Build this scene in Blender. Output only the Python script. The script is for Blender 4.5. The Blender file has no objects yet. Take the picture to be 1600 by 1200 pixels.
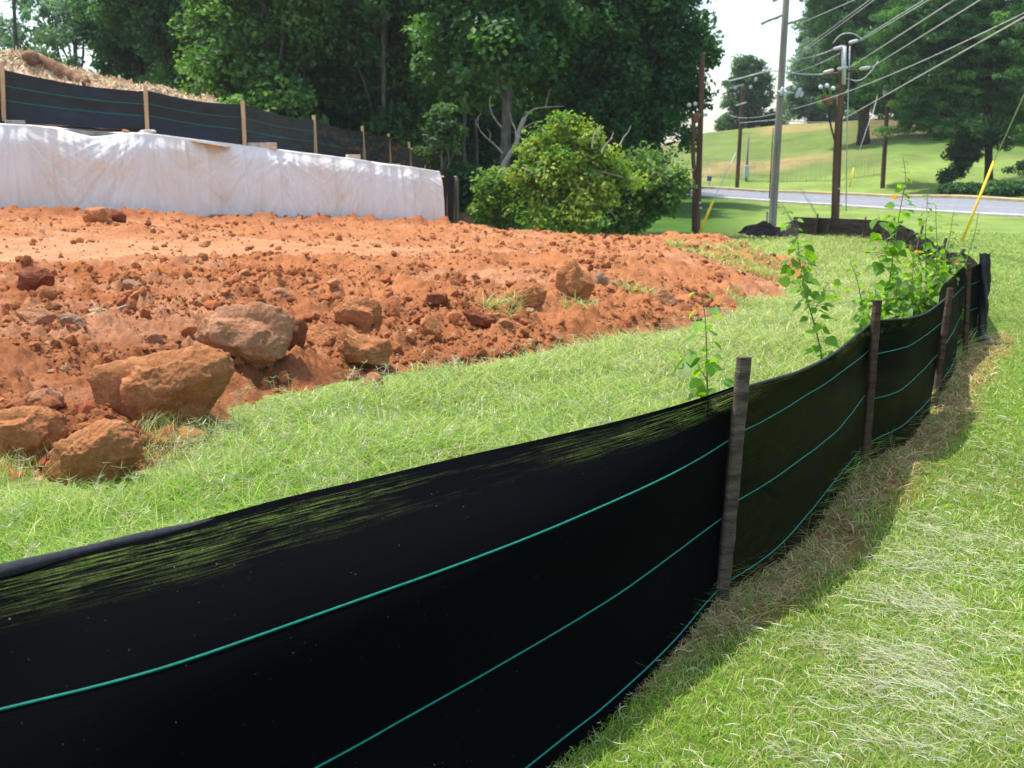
import bpy, math, random
import numpy as np
from mathutils import Vector, Matrix

# ------------------------------------------------------------------ camera, sky, sun, exposure
PITCH = math.atan(325/1600)
CAMH = 1.6
scene = bpy.context.scene
cd = bpy.data.cameras.new("Camera"); cam = bpy.data.objects.new("Camera", cd)
scene.collection.objects.link(cam); scene.camera = cam
cam.location = (0, 0, CAMH); cam.rotation_euler = (math.pi/2 - PITCH, 0, 0)
cd.sensor_width = 36; cd.lens = 36.0; cd.clip_start = .05; cd.clip_end = 3000
cd.dof.use_dof = True; cd.dof.focus_distance = 4.2; cd.dof.aperture_fstop = 5.6

SUN_EL, SUN_AZ = math.radians(71), math.radians(-72)      # azimuth from +Y towards +X
world = bpy.data.worlds.new("World"); scene.world = world; world.use_nodes = True
wn = world.node_tree.nodes; wl = world.node_tree.links
sky = wn.new("ShaderNodeTexSky"); sky.sky_type = 'NISHITA'; sky.sun_disc = False
sky.sun_elevation = SUN_EL; sky.sun_rotation = SUN_AZ
sky.air_density = 1.3; sky.dust_density = 2.0; sky.ozone_density = 1.0
bg = wn["Background"]; bg.inputs[1].default_value = 0.15
wl.new(sky.outputs[0], bg.inputs[0])
sd = bpy.data.lights.new("Sun", 'SUN'); sun = bpy.data.objects.new("Sun", sd); scene.collection.objects.link(sun)
sd.energy = 3.1; sd.angle = math.radians(.9); sd.color = (1, .95, .87)
tosun = Vector((math.sin(SUN_AZ)*math.cos(SUN_EL), math.cos(SUN_AZ)*math.cos(SUN_EL), math.sin(SUN_EL)))
sun.rotation_euler = tosun.to_track_quat('Z', 'Y').to_euler(); sun.location = (0, 0, 60)
scene.view_settings.view_transform = 'Standard'; scene.view_settings.look = 'None'
scene.view_settings.exposure = 1.06; scene.view_settings.gamma = 1
scene.cycles.max_bounces = 8; scene.cycles.transparent_max_bounces = 12
scene.cycles.diffuse_bounces = 3; scene.cycles.glossy_bounces = 2; scene.cycles.transmission_bounces = 4
scene.cycles.use_denoising = True
scene.render.film_transparent = False

RNG = np.random.default_rng(7)

# ------------------------------------------------------------------ helpers: rays, noise
def ray(px, py):
    dx = (px-800)/1600; dy = (600-py)/1600
    return np.array([dx, math.cos(PITCH)+dy*math.sin(PITCH), -math.sin(PITCH)+dy*math.cos(PITCH)])
def W(px, py, Y):
    r = ray(px, py); t = Y/r[1]; return np.array([r[0]*t, Y, CAMH+r[2]*t])
def Wz(px, py, z):
    r = ray(px, py); t = (z-CAMH)/r[2]; return np.array([r[0]*t, r[1]*t, z])
def hit(px, py, fn, y0=1.5, y1=200):
    r = ray(px, py)
    ts = np.geomspace(y0, y1, 1500)/r[1]
    P = np.outer(ts, r); P[:, 2] += CAMH
    h = fn(P[:, 0], P[:, 1]); k = np.argmax(P[:, 2] <= h)
    if P[k, 2] > h[k]: k = len(ts)-1
    return np.array([P[k, 0], P[k, 1], h[k]])

def h2(ix, iy, seed):
    n = (ix.astype(np.int64)*374761393 + iy.astype(np.int64)*668265263 + seed*1274126177) & 0xFFFFFFFF
    n = ((n ^ (n >> 13))*1274126177) & 0xFFFFFFFF
    n = (n ^ (n >> 16)) & 0xFFFFFFFF
    return n/4294967295.0
def vn(x, y, seed=0):
    xi = np.floor(x); yi = np.floor(y); fx = x-xi; fy = y-yi
    fx = fx*fx*fx*(fx*(fx*6-15)+10); fy = fy*fy*fy*(fy*(fy*6-15)+10)
    a = h2(xi, yi, seed); b = h2(xi+1, yi, seed); c = h2(xi, yi+1, seed); d = h2(xi+1, yi+1, seed)
    return (a*(1-fx)+b*fx)*(1-fy)+(c*(1-fx)+d*fx)*fy
def fbm(x, y, oct=4, seed=0, gain=.5):
    s = 0; a = 1; t = 0
    for o in range(oct):
        ca, sa = math.cos(o*1.1+.4), math.sin(o*1.1+.4)
        s = s + a*vn((x*ca-y*sa)*2**o, (x*sa+y*ca)*2**o, seed+o*17); t += a; a *= gain
    return s/t
def cells(x, y, seed=0):
    """distance to the nearest jittered point and that point's random value"""
    xi = np.floor(x); yi = np.floor(y); best = np.full(x.shape, 9.0); val = np.zeros(x.shape)
    for ox in (-1, 0, 1):
        for oy in (-1, 0, 1):
            cx = xi+ox; cy = yi+oy
            d = np.hypot(cx+h2(cx, cy, seed)-x, cy+h2(cx, cy, seed+5)-y)
            m = d < best; best = np.where(m, d, best); val = np.where(m, h2(cx, cy, seed+9), val)
    return best, val
def vn3(P, f, seed=0):
    return (vn(P[:, 0]*f+P[:, 2]*f*.7, P[:, 1]*f-P[:, 2]*f*.6, seed)+vn(P[:, 2]*f+P[:, 1]*f*.45, P[:, 0]*f*1.1-P[:, 1]*.3*f, seed+31))*.5
def sstep(a, b, x):
    t = np.clip((x-a)/(b-a), 0, 1); return t*t*(3-2*t)

# ------------------------------------------------------------------ helpers: objects
C = scene.collection
BASE = {}
def tag(o, label=None, cat=None, group=None, kind=None):
    if label: o['label'] = label
    if cat: o['category'] = cat
    if group: o['group'] = group
    if kind: o['kind'] = kind
    return o
def thing(name, base, label, cat, group=None):
    o = bpy.data.objects.new(name, None); C.objects.link(o); o.location = tuple(float(v) for v in base)
    o.empty_display_size = .2; BASE[o.name] = np.array(base, float)
    return tag(o, label, cat, group)
def mk(name, V, faces, mat, parent=None, col=None, uv=None, smooth=True, matidx=None, base=None):
    V = np.asarray(V, float).reshape(-1, 3)
    if not isinstance(faces, (list, tuple)): faces = [faces]
    faces = [np.asarray(f, np.int64) for f in faces if len(f)]
    b = BASE[parent.name] if parent is not None else (np.array(base, float) if base is not None else np.zeros(3))
    me = bpy.data.meshes.new(name)
    me.vertices.add(len(V)); me.vertices.foreach_set('co', (V-b).astype(np.float32).ravel())
    loops = np.concatenate([f.ravel() for f in faces]); tot = np.concatenate([np.full(len(f), f.shape[1]) for f in faces])
    me.loops.add(len(loops)); me.loops.foreach_set('vertex_index', loops.astype(np.int32))
    me.polygons.add(len(tot)); st = np.concatenate([[0], np.cumsum(tot)[:-1]])
    me.polygons.foreach_set('loop_start', st.astype(np.int32)); me.polygons.foreach_set('loop_total', tot.astype(np.int32))
    me.polygons.foreach_set('use_smooth', np.full(len(tot), smooth, bool))
    if col is not None:
        col = np.asarray(col, float)
        if col.shape[1] == 3: col = np.hstack([col, np.ones((len(col), 1))])
        ca = me.color_attributes.new('Col', 'FLOAT_COLOR', 'POINT'); ca.data.foreach_set('color', col.astype(np.float32).ravel())
    if uv is not None:
        ul = me.uv_layers.new(name='UVMap'); ul.data.foreach_set('uv', np.asarray(uv, np.float32)[loops].ravel())
    for m in (mat if isinstance(mat, (list, tuple)) else [mat]): me.materials.append(m)
    if matidx is not None: me.polygons.foreach_set('material_index', np.asarray(matidx, np.int32))
    me.update(calc_edges=True)
    o = bpy.data.objects.new(name, me); C.objects.link(o)
    if parent is not None: o.parent = parent
    elif base is not None: o.location = tuple(float(v) for v in b)
    BASE[o.name] = b
    return o
def grid_faces(nu, nv):
    i = np.arange(nu-1)[:, None]*nv+np.arange(nv-1)[None, :]
    return np.stack([i, i+nv, i+nv+1, i+1], -1).reshape(-1, 4)
class MB:
    """collects shapes into one mesh"""
    def __init__(s): s.V = []; s.Q = []; s.T = []; s.n = 0
    def add(s, V, Q=None, T=None):
        V = np.asarray(V, float)
        if Q is not None and len(Q): s.Q.append(np.asarray(Q)+s.n)
        if T is not None and len(T): s.T.append(np.asarray(T)+s.n)
        s.V.append(V); s.n += len(V)
    def tube(s, P, R, k=6, cap=True):
        P = np.asarray(P, float); n = len(P); R = np.broadcast_to(np.asarray(R, float), (n,))
        d = np.gradient(P, axis=0); d /= np.linalg.norm(d, axis=1)[:, None]+1e-9
        ref = np.array([0, 0, 1.]) if abs(d[:, 2]).mean() < .8 else np.array([1., 0, 0])
        a = np.cross(d, ref); a /= np.linalg.norm(a, axis=1)[:, None]+1e-9; b = np.cross(d, a)
        t = np.arange(k)*2*math.pi/k
        V = P[:, None]+R[:, None, None]*(a[:, None]*np.cos(t)[None, :, None]+b[:, None]*np.sin(t)[None, :, None])
        i = np.arange(n-1)[:, None]*k; j = np.arange(k)[None]; j2 = (j+1) % k
        Q = np.stack([i+j, i+j2, i+k+j2, i+k+j], -1).reshape(-1, 4)
        V = V.reshape(-1, 3); T = []
        if cap:
            V = np.vstack([V, P[:1], P[-1:]]); c0 = n*k; c1 = c0+1
            T = [(c0, (m+1) % k, m) for m in range(k)]+[(c1, (n-1)*k+m, (n-1)*k+(m+1) % k) for m in range(k)]
        s.add(V, Q, T)
    def box(s, c, size, M=None, bev=0.0, taper=1.0):
        hx, hy, hz = np.asarray(size)/2
        if bev <= 0:
            V = np.array([[x, y, z] for z in (-hz, hz) for y in (-hy, hy) for x in (-hx, hx)], float)
            V[4:, :2] *= taper
            Q = [(0, 2, 3, 1), (4, 5, 7, 6), (0, 1, 5, 4), (2, 6, 7, 3), (0, 4, 6, 2), (1, 3, 7, 5)]; T = None
        else:
            V = []; idx = {}
            for sx in (-1, 1):
                for sy in (-1, 1):
                    for sz in (-1, 1):
                        for ax in range(3):
                            p = [sx*hx, sy*hy, sz*hz]
                            for q in range(3):
                                if q != ax: p[q] -= (sx, sy, sz)[q]*bev
                            idx[(sx, sy, sz, ax)] = len(V); V.append(p)
            V = np.array(V); Q = []; T = []
            for ax in range(3):
                o = [q for q in range(3) if q != ax]
                for sg in (-1, 1):
                    f = []
                    for (u, w) in ((-1, -1), (1, -1), (1, 1), (-1, 1)):
                        k = [0, 0, 0]; k[ax] = sg; k[o[0]] = u; k[o[1]] = w; f.append(idx[(k[0], k[1], k[2], ax)])
                    Q.append(f)
                for u in (-1, 1):
                    for w in (-1, 1):
                        k1 = [0, 0, 0]; k1[ax] = -1; k1[o[0]] = u; k1[o[1]] = w; k2 = list(k1); k2[ax] = 1
                        Q.append([idx[(*k1, o[0])], idx[(*k2, o[0])], idx[(*k2, o[1])], idx[(*k1, o[1])]])
            for sx in (-1, 1):
                for sy in (-1, 1):
                    for sz in (-1, 1): T.append([idx[(sx, sy, sz, a)] for a in range(3)])
        if M is not None: V = V @ np.asarray(M).T
        s.add(V+np.asarray(c), Q, T)
    def lathe(s, prof, c, axis=(0, 0, 1), k=12):
        axis = np.asarray(axis, float); axis /= np.linalg.norm(axis)
        P = np.array([np.asarray(c)+axis*h for r, h in prof])
        ref = np.array([1., 0, 0]) if abs(axis[2]) > .8 else np.array([0, 0, 1.])
        a = np.cross(axis, ref); a /= np.linalg.norm(a); b = np.cross(axis, a); t = np.arange(k)*2*math.pi/k
        R = np.array([r for r, h in prof])
        V = (P[:, None]+R[:, None, None]*(a*np.cos(t)[:, None]+b*np.sin(t)[:, None])[None]).reshape(-1, 3)
        n = len(prof); i = np.arange(n-1)[:, None]*k; j = np.arange(k)[None]; j2 = (j+1) % k
        s.add(V, np.stack([i+j, i+j2, i+k+j2, i+k+j], -1).reshape(-1, 4))
    def build(s, name, mat, parent=None, smooth=True, base=None):
        f = []
        if s.Q: f.append(np.concatenate(s.Q))
        if s.T: f.append(np.concatenate(s.T))
        return mk(name, np.concatenate(s.V), f, mat, parent, smooth=smooth, base=base)
def rotz(a): return np.array([[math.cos(a), -math.sin(a), 0], [math.sin(a), math.cos(a), 0], [0, 0, 1.]])
def copy_tree(o, loc=None, rot=0, sc=1, parent=None):
    c = o.copy(); C.objects.link(c)
    if parent is not None: c.parent = parent
    if loc is not None: c.location = loc; c.rotation_euler = (0, 0, rot); c.scale = (sc, sc, sc)
    for ch in list(o.children): copy_tree(ch, parent=c)
    return c

# ------------------------------------------------------------------ materials
def material(name):
    m = bpy.data.materials.new(name); m.use_nodes = True
    nt = m.node_tree; return m, nt, nt.nodes, nt.links, nt.nodes['Principled BSDF']
def nnode(N, t, **kw):
    n = N.new(t)
    for k, v in kw.items():
        if k in ('ins',):
            for a, b in v.items(): n.inputs[a].default_value = b
        else: setattr(n, k, v)
    return n
def ramp(N, pts):
    r = N.new('ShaderNodeValToRGB'); e = r.color_ramp.elements
    while len(e) < len(pts): e.new(.5)
    for q, (p, c) in zip(e, pts): q.position = p; q.color = (*c, 1) if len(c) == 3 else c
    return r
def noisy(name, c1, c2, scale=8, rough=.85, bump=.3, bscale=40, spec=.3, stretch=None, coord='Object', detail=6, dist=.02, p=(.35, .65)):
    m, nt, N, L, B = material(name)
    tc = N.new('ShaderNodeTexCoord'); mp = N.new('ShaderNodeMapping'); L.new(tc.outputs[coord], mp.inputs[0])
    if stretch: mp.inputs['Scale'].default_value = stretch
    n = nnode(N, 'ShaderNodeTexNoise', ins={'Scale': scale, 'Detail': detail, 'Roughness': .6}); L.new(mp.outputs[0], n.inputs[0])
    r = ramp(N, [(p[0], c1), (p[1], c2)]); L.new(n.outputs[0], r.inputs[0]); L.new(r.outputs[0], B.inputs['Base Color'])
    B.inputs['Roughness'].default_value = rough; B.inputs['Specular IOR Level'].default_value = spec
    if bump:
        n2 = nnode(N, 'ShaderNodeTexNoise', ins={'Scale': bscale, 'Detail': 5, 'Roughness': .65}); L.new(mp.outputs[0], n2.inputs[0])
        b = nnode(N, 'ShaderNodeBump', ins={'Strength': bump, 'Distance': dist}); L.new(n2.outputs[0], b.inputs['Height']); L.new(b.outputs[0], B.inputs['Normal'])
    return m
def leafmat(name, trans=.4, rough=.5, spec=.25, tint=(1, 1, 1), tt=(1.25, 1.35, .5)):
    m, nt, N, L, B = material(name)
    a = nnode(N, 'ShaderNodeVertexColor', layer_name='Col')
    mx = nnode(N, 'ShaderNodeMix', data_type='RGBA', blend_type='MULTIPLY', ins={0: 1.0}); L.new(a.outputs[0], mx.inputs[6]); mx.inputs[7].default_value = (*tint, 1)
    L.new(mx.outputs[2], B.inputs['Base Color']); B.inputs['Roughness'].default_value = rough; B.inputs['Specular IOR Level'].default_value = spec
    t = N.new('ShaderNodeBsdfTranslucent'); m2 = nnode(N, 'ShaderNodeMix', data_type='RGBA', blend_type='MULTIPLY', ins={0: 1.0})
    L.new(mx.outputs[2], m2.inputs[6]); m2.inputs[7].default_value = (*tt, 1); L.new(m2.outputs[2], t.inputs[0])
    s = nnode(N, 'ShaderNodeMixShader', ins={0: trans}); L.new(B.outputs[0], s.inputs[1]); L.new(t.outputs[0], s.inputs[2])
    L.new(s.outputs[0], N['Material Output'].inputs[0])
    return m
M_leaf = leafmat('leaf', .42)
M_grassb = leafmat('grass blade', .42, .6, .2, tt=(1.1, 1.2, .6))
M_weed = leafmat('weed leaf', .55, .45, .35, tt=(1.5, 1.6, .35))
M_straw = leafmat('straw', .25, .7, .2, tt=(1, 1, .9))
M_bark = noisy('bark', (.07, .06, .05), (.19, .175, .15), 9, .95, .9, 14, .1, (1, 1, .25), dist=.05)
M_barkdark = noisy('dark bark', (.04, .035, .028), (.11, .10, .085), 9, .95, .9, 14, .1, (1, 1, .25), dist=.05)
M_barkpine = noisy('pine bark', (.035, .025, .02), (.10, .07, .05), 6, .95, .8, 12, .1, (1, 1, .3), dist=.05)
M_deadwood = noisy('dead wood', (.28, .22, .17), (.50, .42, .35), 6, .9, .5, 20, .1, (1, 1, .3))
M_pole = noisy('brown pole wood', (.07, .035, .022), (.16, .085, .055), 5, .85, .4, 30, .2, (1, 1, .08))
M_poleg = noisy('grey pole wood', (.16, .15, .12), (.30, .29, .24), 5, .85, .4, 30, .2, (1, 1, .08))
M_stake = noisy('weathered stake wood', (.05, .037, .027), (.165, .125, .095), 22, .85, 1.0, 110, .2, (.35, .35, 1.6), dist=.012)
M_staked = noisy('dark stake wood', (.042, .024, .016), (.115, .068, .045), 22, .85, .9, 110, .2, (.35, .35, 1.6), dist=.01)
M_stakenew = noisy('new pine stake', (.42, .27, .14), (.62, .44, .26), 8, .8, .3, 40, .2, (1, 1, .15), dist=.003)
M_board = noisy('board offcut', (.42, .30, .20), (.66, .52, .38), 9, .85, .3, 40, .2)
M_boardg = noisy('grey board', (.20, .17, .15), (.36, .32, .28), 9, .85, .3, 40, .2)
M_metal = noisy('galvanised metal', (.38, .42, .45), (.55, .58, .60), 20, .45, 0, 1, .5)
M_porc = noisy('white porcelain', (.62, .63, .62), (.75, .76, .75), 20, .3, 0, 1, .5)
M_brownporc = noisy('rusty brown bracket', (.14, .055, .03), (.28, .12, .07), 20, .5, 0, 1, .5)
M_wire = noisy('aluminium cable', (.40, .41, .42), (.52, .53, .54), 20, .5, 0, 1, .4)
M_cable = noisy('black cable', (.015, .015, .017), (.03, .03, .03), 20, .5, 0, 1, .4)
M_yellow = noisy('yellow guy sleeve', (.75, .48, .015), (.85, .58, .03), 5, .5, 0, 1, .4)
M_blue = noisy('blue enamel', (.03, .08, .30), (.05, .12, .38), 5, .5, 0, 1, .4)
M_asphalt = noisy('asphalt', (.17, .18, .20), (.25, .26, .285), 3, .9, .2, 60, .2)
M_conc = noisy('concrete kerb', (.40, .38, .32), (.55, .52, .45), 3, .9, .1, 30, .2)
M_kerby = noisy('ochre kerb', (.38, .30, .15), (.52, .43, .24), 1.5, .9, .1, 30, .2)
M_paint = noisy('road paint', (.65, .64, .58), (.78, .77, .70), 3, .8, 0, 1, .2)
M_block = noisy('concrete block wall', (.20, .18, .16), (.32, .29, .26), 3, .95, .4, 20, .1)
M_clod = None

# ------------------------------------------------------------------ terrain functions
def U(px): return (px-800)/1632.0
HZ = 275
def zp(py, d): return CAMH-(py-HZ)*d/1632.0
COLS = [
 (-1200, [(0, 0), (20, 0), (60, .3), (300, 4)]),
 (0,    [(0, 0), (12, 0), (30, -.2), (60, -.2), (120, 1), (300, 5)]),
 (600,  [(0, 0), (12, -.02), (26, -.4), (60, -.5), (90, .3), (140, 2), (300, 5)]),
 (900,  [(0, 0), (12, -.02), (26, -.45), (45, -.55), (78, .5), (94, .95), (140, 3.5), (200, 5), (300, 5)]),
 (1050, [(0, 0), (10, 0), (25, -.40), (38, -.60), (48, -.35), (70, zp(303, 70)), (84, zp(292, 84)), (90, .95), (130, zp(222, 130)), (160, 6), (300, 6)]),
 (1100, [(0, 0), (10, 0), (25, -.42), (38, -.65), (50, -.35), (67, zp(306, 67)), (81, zp(296, 81)), (86, .8), (105, zp(250, 105)), (130, zp(209, 130)), (150, 7), (300, 6)]),
 (1200, [(0, 0), (10, 0), (25, -.42), (40, -.72), (50, -.45), (63, zp(313, 63)), (78, zp(302, 78)), (84, .65), (100, zp(255, 100)), (125, zp(198, 125)), (150, 8), (300, 7)]),
 (1300, [(0, 0), (10, 0), (25, -.42), (38, -.66), (48, -.4), (59, zp(319, 59)), (73, zp(306, 73)), (80, .6), (98, zp(240, 98)), (122, zp(192, 122)), (150, 9), (300, 8)]),
 (1400, [(0, 0), (10, 0), (25, -.38), (38, -.52), (55, zp(326, 55)), (69, zp(311, 69)), (73, .4), (90, zp(238, 90)), (115, zp(192, 115)), (140, 9.5), (300, 9)]),
 (1600, [(0, 0), (10, 0), (25, -.32), (36, -.45), (50, zp(337, 50)), (64, zp(318, 64)), (67, zp(305, 67)), (82, zp(262, 82)), (110, zp(200, 110)), (140, 10), (300, 10)]),
 (2200, [(0, 0), (10, 0), (25, -.2), (40, -.3), (60, .2), (80, 3), (110, 6), (140, 9), (300, 10)]),
]
DG = np.arange(0, 301, 1.0)
CT = []
for _, pts in COLS:
    z = np.interp(DG, [p[0] for p in pts], [p[1] for p in pts]); k = np.array([1, 2, 3, 2, 1])/9
    zz = np.convolve(np.pad(z, 2, mode='edge'), k, 'valid'); CT.append(np.where(DG < 12, z, zz))
CT = np.array(CT); CU = np.array([U(c[0]) for c in COLS])
def G(x, y):
    x = np.asarray(x, float); y = np.asarray(y, float)
    yy = np.clip(y, 0, 299.9); u = np.clip(x/np.maximum(yy, 1.0), CU[0], CU[-1]-1e-6)
    k = np.clip(np.searchsorted(CU, u, side='right')-1, 0, len(CU)-2); f = (u-CU[k])/(CU[k+1]-CU[k])
    i = np.clip(yy.astype(int), 0, 299); g = yy-i
    a = CT[k, i]*(1-g)+CT[k, i+1]*g; b = CT[k+1, i]*(1-g)+CT[k+1, i+1]*g
    return a*(1-f)+b*f

def P0(px, py): return Wz(px, py, 0.0)[:2]
# fence line (x as a function of y) and dirt outline
P1b, P2b, P3b, P4b, P5b = P0(1130, 930), P0(1352, 722), P0(1458, 629), P0(1507, 549), P0(1530, 531)
fence_pts = [(-6.0, -2.5), (-3.0, .3), (-1.3, 1.75)]+[tuple(p) for p in (P1b, P2b, P3b, P4b, P5b)]
far_st = [(1536, 424, 10.25), (1512, 398, 13.5), (1478, 391, 18), (1450, 373, 23), (1420, 357, 28), (1390, 346, 32), (1350, 343, 36), (1300, 341, 39), (1240, 339, 42)]
far_pts = [(U(a)*d, d) for a, b, d in far_st[1:]]
FY = np.array([p[1] for p in fence_pts+far_pts]); FX = np.array([p[0] for p in fence_pts+far_pts])
def fenceX(y): return np.interp(y, FY, FX)

dirt_px = [(0, 740), (70, 758), (150, 766), (225, 728), (290, 700), (350, 650), (430, 612), (520, 600), (600, 582), (760, 560), (900, 538), (1050, 508), (1150, 478), (1225, 442), (1262, 405), (1262, 385)]
dirt_poly = [(-40, -2), (-12, 3.4), (-5.5, 4.6)]+[tuple(P0(a, b)) for a, b in dirt_px]+[(U(1238)*23.5, 23.5), (U(1100)*24.5, 24.8), (U(900)*25.5, 25.8), (U(760)*29, 29.5), (-1.0, 33), (-40, 33)]
DPOL = np.array(dirt_poly)
def polydist(x, y, P):
    x = np.asarray(x, float); y = np.asarray(y, float)
    d = np.full(x.shape, 1e9); ins = np.zeros(x.shape, bool); n = len(P)
    for i in range(n):
        ax, ay = P[i]; bx, by = P[(i+1) % n]; ex, ey = bx-ax, by-ay
        t = np.clip(((x-ax)*ex+(y-ay)*ey)/(ex*ex+ey*ey+1e-12), 0, 1)
        d = np.minimum(d, np.hypot(x-ax-t*ex, y-ay-t*ey))
        if ay != by: ins ^= ((ay > y) != (by > y)) & (x < (bx-ax)*(y-ay)/(by-ay)+ax)
    return np.where(ins, d, -d)
def dirt_s(x, y):
    return polydist(x, y, DPOL)+(fbm(x*1.3, y*1.3, 3, 5)-.5)*.75+(fbm(x*6, y*6, 2, 9)-.5)*.16
def plateau(x, y):
    left = .60*sstep(6, 21, y)*np.clip((2.2-x)/12.5, 0, 1.15)**1.5
    return .30*sstep(1, 7, y+0*x)+left-.09*sstep(14, 20, y+0*x)
TRK = np.array([(U(-300)*14, 14.5), (U(0)*14.8, 14.8), (U(300)*15.5, 15.5), (U(480)*16.4, 16.4)])
def trackd(x, y):
    d = np.full(np.shape(x), 1e9)
    for i in range(len(TRK)-1):
        ax, ay = TRK[i]; bx, by = TRK[i+1]; ex, ey = bx-ax, by-ay
        t = np.clip(((x-ax)*ex+(y-ay)*ey)/(ex*ex+ey*ey), 0, 1); d = np.minimum(d, np.hypot(x-ax-t*ex, y-ay-t*ey))
    return d
def dirt_base(x, y):
    s = dirt_s(x, y); k = sstep(-.35, 2.2, s)
    edge = .10*np.exp(-((s-.5)/.35)**2)*sstep(14, 6, y+0*s)
    return (G(x, y)-.13)*(1-k)+plateau(x, y)*k+edge+.06*sstep(-.1, .5, s)
def roughness(x, y):
    t = sstep(1.2, 2.6, trackd(x, y)+(fbm(x*.5, y*.5, 2, 77)-.5)*2.2)
    flat = sstep(10.5, 17, y)*.38
    return np.clip(.12+.88*t-flat, .08, 1)
def dirt_full(x, y):
    r = roughness(x, y)
    c1, v1 = cells(x*2.1+fbm(x*4, y*4, 2, 3)*.6, y*2.1+fbm(x*4, y*4, 2, 4)*.6, 41)
    c2, v2 = cells(x*6.5, y*6.5, 42); c3, v3 = cells(x*17, y*17, 43)
    h = (fbm(x*.9, y*.9, 3, 21)-.5)*.20 + np.maximum(0, .55-c1)*v1*v1*.30 + np.maximum(0, .6-c2)*v2**2*.16 + np.maximum(0, .62-c3)*v3**1.5*.065
    h = h + (fbm(x*9, y*9, 4, 51, .68)-.5)*.105
    s = dirt_s(x, y); near_wall = np.exp(-((y-(20.0+(x+10.3)*.72))/.8)**2)*(x < -1.6)
    ridge = near_wall*(.02+.12*fbm(x*1.5, y*1.5, 3, 88)+.16*np.maximum(0, fbm(x*3.4, y*3.4, 4, 90)-.42)*2)
    hump = np.exp(-((x-4.4)/1.9)**2-((y-21.2)/1.7)**2)*(.03+.14*fbm(x*2.2, y*2.2, 3, 89))
    return dirt_base(x, y)+h*r*sstep(-.3, .6, s)+ridge+hump*sstep(-.1, .8, s)

# ------------------------------------------------------------------ the setting: ground, bare ground, terrace, road
def ground_mat():
    m, nt, N, L, B = material('turf soil')
    a = nnode(N, 'ShaderNodeVertexColor', layer_name='Col'); tc = N.new('ShaderNodeTexCoord')
    n1 = nnode(N, 'ShaderNodeTexNoise', ins={'Scale': .35, 'Detail': 6, 'Roughness': .65}); L.new(tc.outputs['Object'], n1.inputs[0])
    n2 = nnode(N, 'ShaderNodeTexNoise', ins={'Scale': 9, 'Detail': 8, 'Roughness': .75}); L.new(tc.outputs['Object'], n2.inputs[0])
    r1 = ramp(N, [(.3, (.72, .74, .68)), (.7, (1.30, 1.24, 1.1))]); L.new(n1.outputs[0], r1.inputs[0])
    r2 = ramp(N, [(.3, (.62, .66, .6)), (.72, (1.4, 1.34, 1.3))]); L.new(n2.outputs[0], r2.inputs[0])
    x1 = nnode(N, 'ShaderNodeMix', data_type='RGBA', blend_type='MULTIPLY', ins={0: 1.0}); L.new(a.outputs[0], x1.inputs[6]); L.new(r1.outputs[0], x1.inputs[7])
    x2 = nnode(N, 'ShaderNodeMix', data_type='RGBA', blend_type='MULTIPLY', ins={0: 1.0}); L.new(x1.outputs[2], x2.inputs[6]); L.new(r2.outputs[0], x2.inputs[7])
    L.new(x2.outputs[2], B.inputs['Base Color']); B.inputs['Roughness'].default_value = .95; B.inputs['Specular IOR Level'].default_value = .1
    b = nnode(N, 'ShaderNodeBump', ins={'Strength': .7, 'Distance': .06}); L.new(n2.outputs[0], b.inputs['Height']); L.new(b.outputs[0], B.inputs['Normal'])
    return m
def lawn_color(x, y):
    """colour of the turf by place: green lawn, tan worn slopes, wild grass, painted tree shade on the hill"""
    n = len(x); c = np.tile(np.array([.12, .19, .035]), (n, 1))
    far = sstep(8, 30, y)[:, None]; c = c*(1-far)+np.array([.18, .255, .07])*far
    wild = (x < fenceX(y)) & (y < 45); c[wild] = np.array([.19, .24, .07])
    foot = (np.clip(x-fenceX(y), -1, 9)); fm = (sstep(.45, .22, foot+(fbm(x*2, y*2, 2, 79)-.5)*.3)*(foot > -.05)*(y < 11))[:, None]; c = c*(1-fm)+np.array([.24, .15, .065])*fm
    u = x/np.maximum(y, 1)
    hc = sstep(84, 92, y)[:, None]; c = c*(1-hc)+np.array([.10, .165, .042])*hc  # hill green darkened to paint in shade from the trees
    bank = ((y > 26) & (y < 70) & (u < U(1190)))[:, None]*sstep(.26, .18, u)[:, None]; c = c*(1-bank)+np.array([.055, .125, .022])*bank
    dry = sstep(.48, .62, fbm(x*.07+3, y*.07, 3, 61))*sstep(82, 96, y)*sstep(U(1420), U(1180), u)
    dry = np.clip(dry*.95+.15*sstep(85, 100, y)*sstep(U(1420), U(1180), u), 0, 1)[:, None]; c = c*(1-dry)+np.array([.27, .22, .10])*dry
    litter_shade = (np.clip(sstep(.42, .52, fbm(x*.09, y*.09, 3, 64))+sstep(98, 108, y), 0, 1)*sstep(82, 95, y)*sstep(U(1290), U(1370), u))[:, None]; c = c*(1-litter_shade*.85)+np.array([.12, .085, .05])*litter_shade*.85  # brown litter plus the pines' shade, both painted into the ground colour
    return c
M_ground = ground_mat()
ang = np.radians(np.concatenate([np.linspace(-180, -50, 40)[:-1], np.linspace(-50, 50, 420), np.linspace(50, 180, 40)[1:]]))
rad = np.concatenate([[.01, .3, .8], np.geomspace(1.2, 900, 300)])
A, R = np.meshgrid(ang, rad, indexing='ij'); X = (R*np.sin(A)).ravel(); Y = (R*np.cos(A)).ravel()
Z = G(X, Y)+(fbm(X*.8, Y*.8, 3, 2)-.5)*.05*sstep(60, 20, Y)+(fbm(X*.15, Y*.15, 3, 12)-.5)*.5*sstep(70, 110, Y)-.03
ds = dirt_s(X, Y); Z = Z-.25*sstep(.6, 1.5, ds)
ground = mk('ground', np.stack([X, Y, Z], 1), grid_faces(len(ang), len(rad)), M_ground, col=lawn_color(X, Y)); tag(ground, kind='structure')

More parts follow.
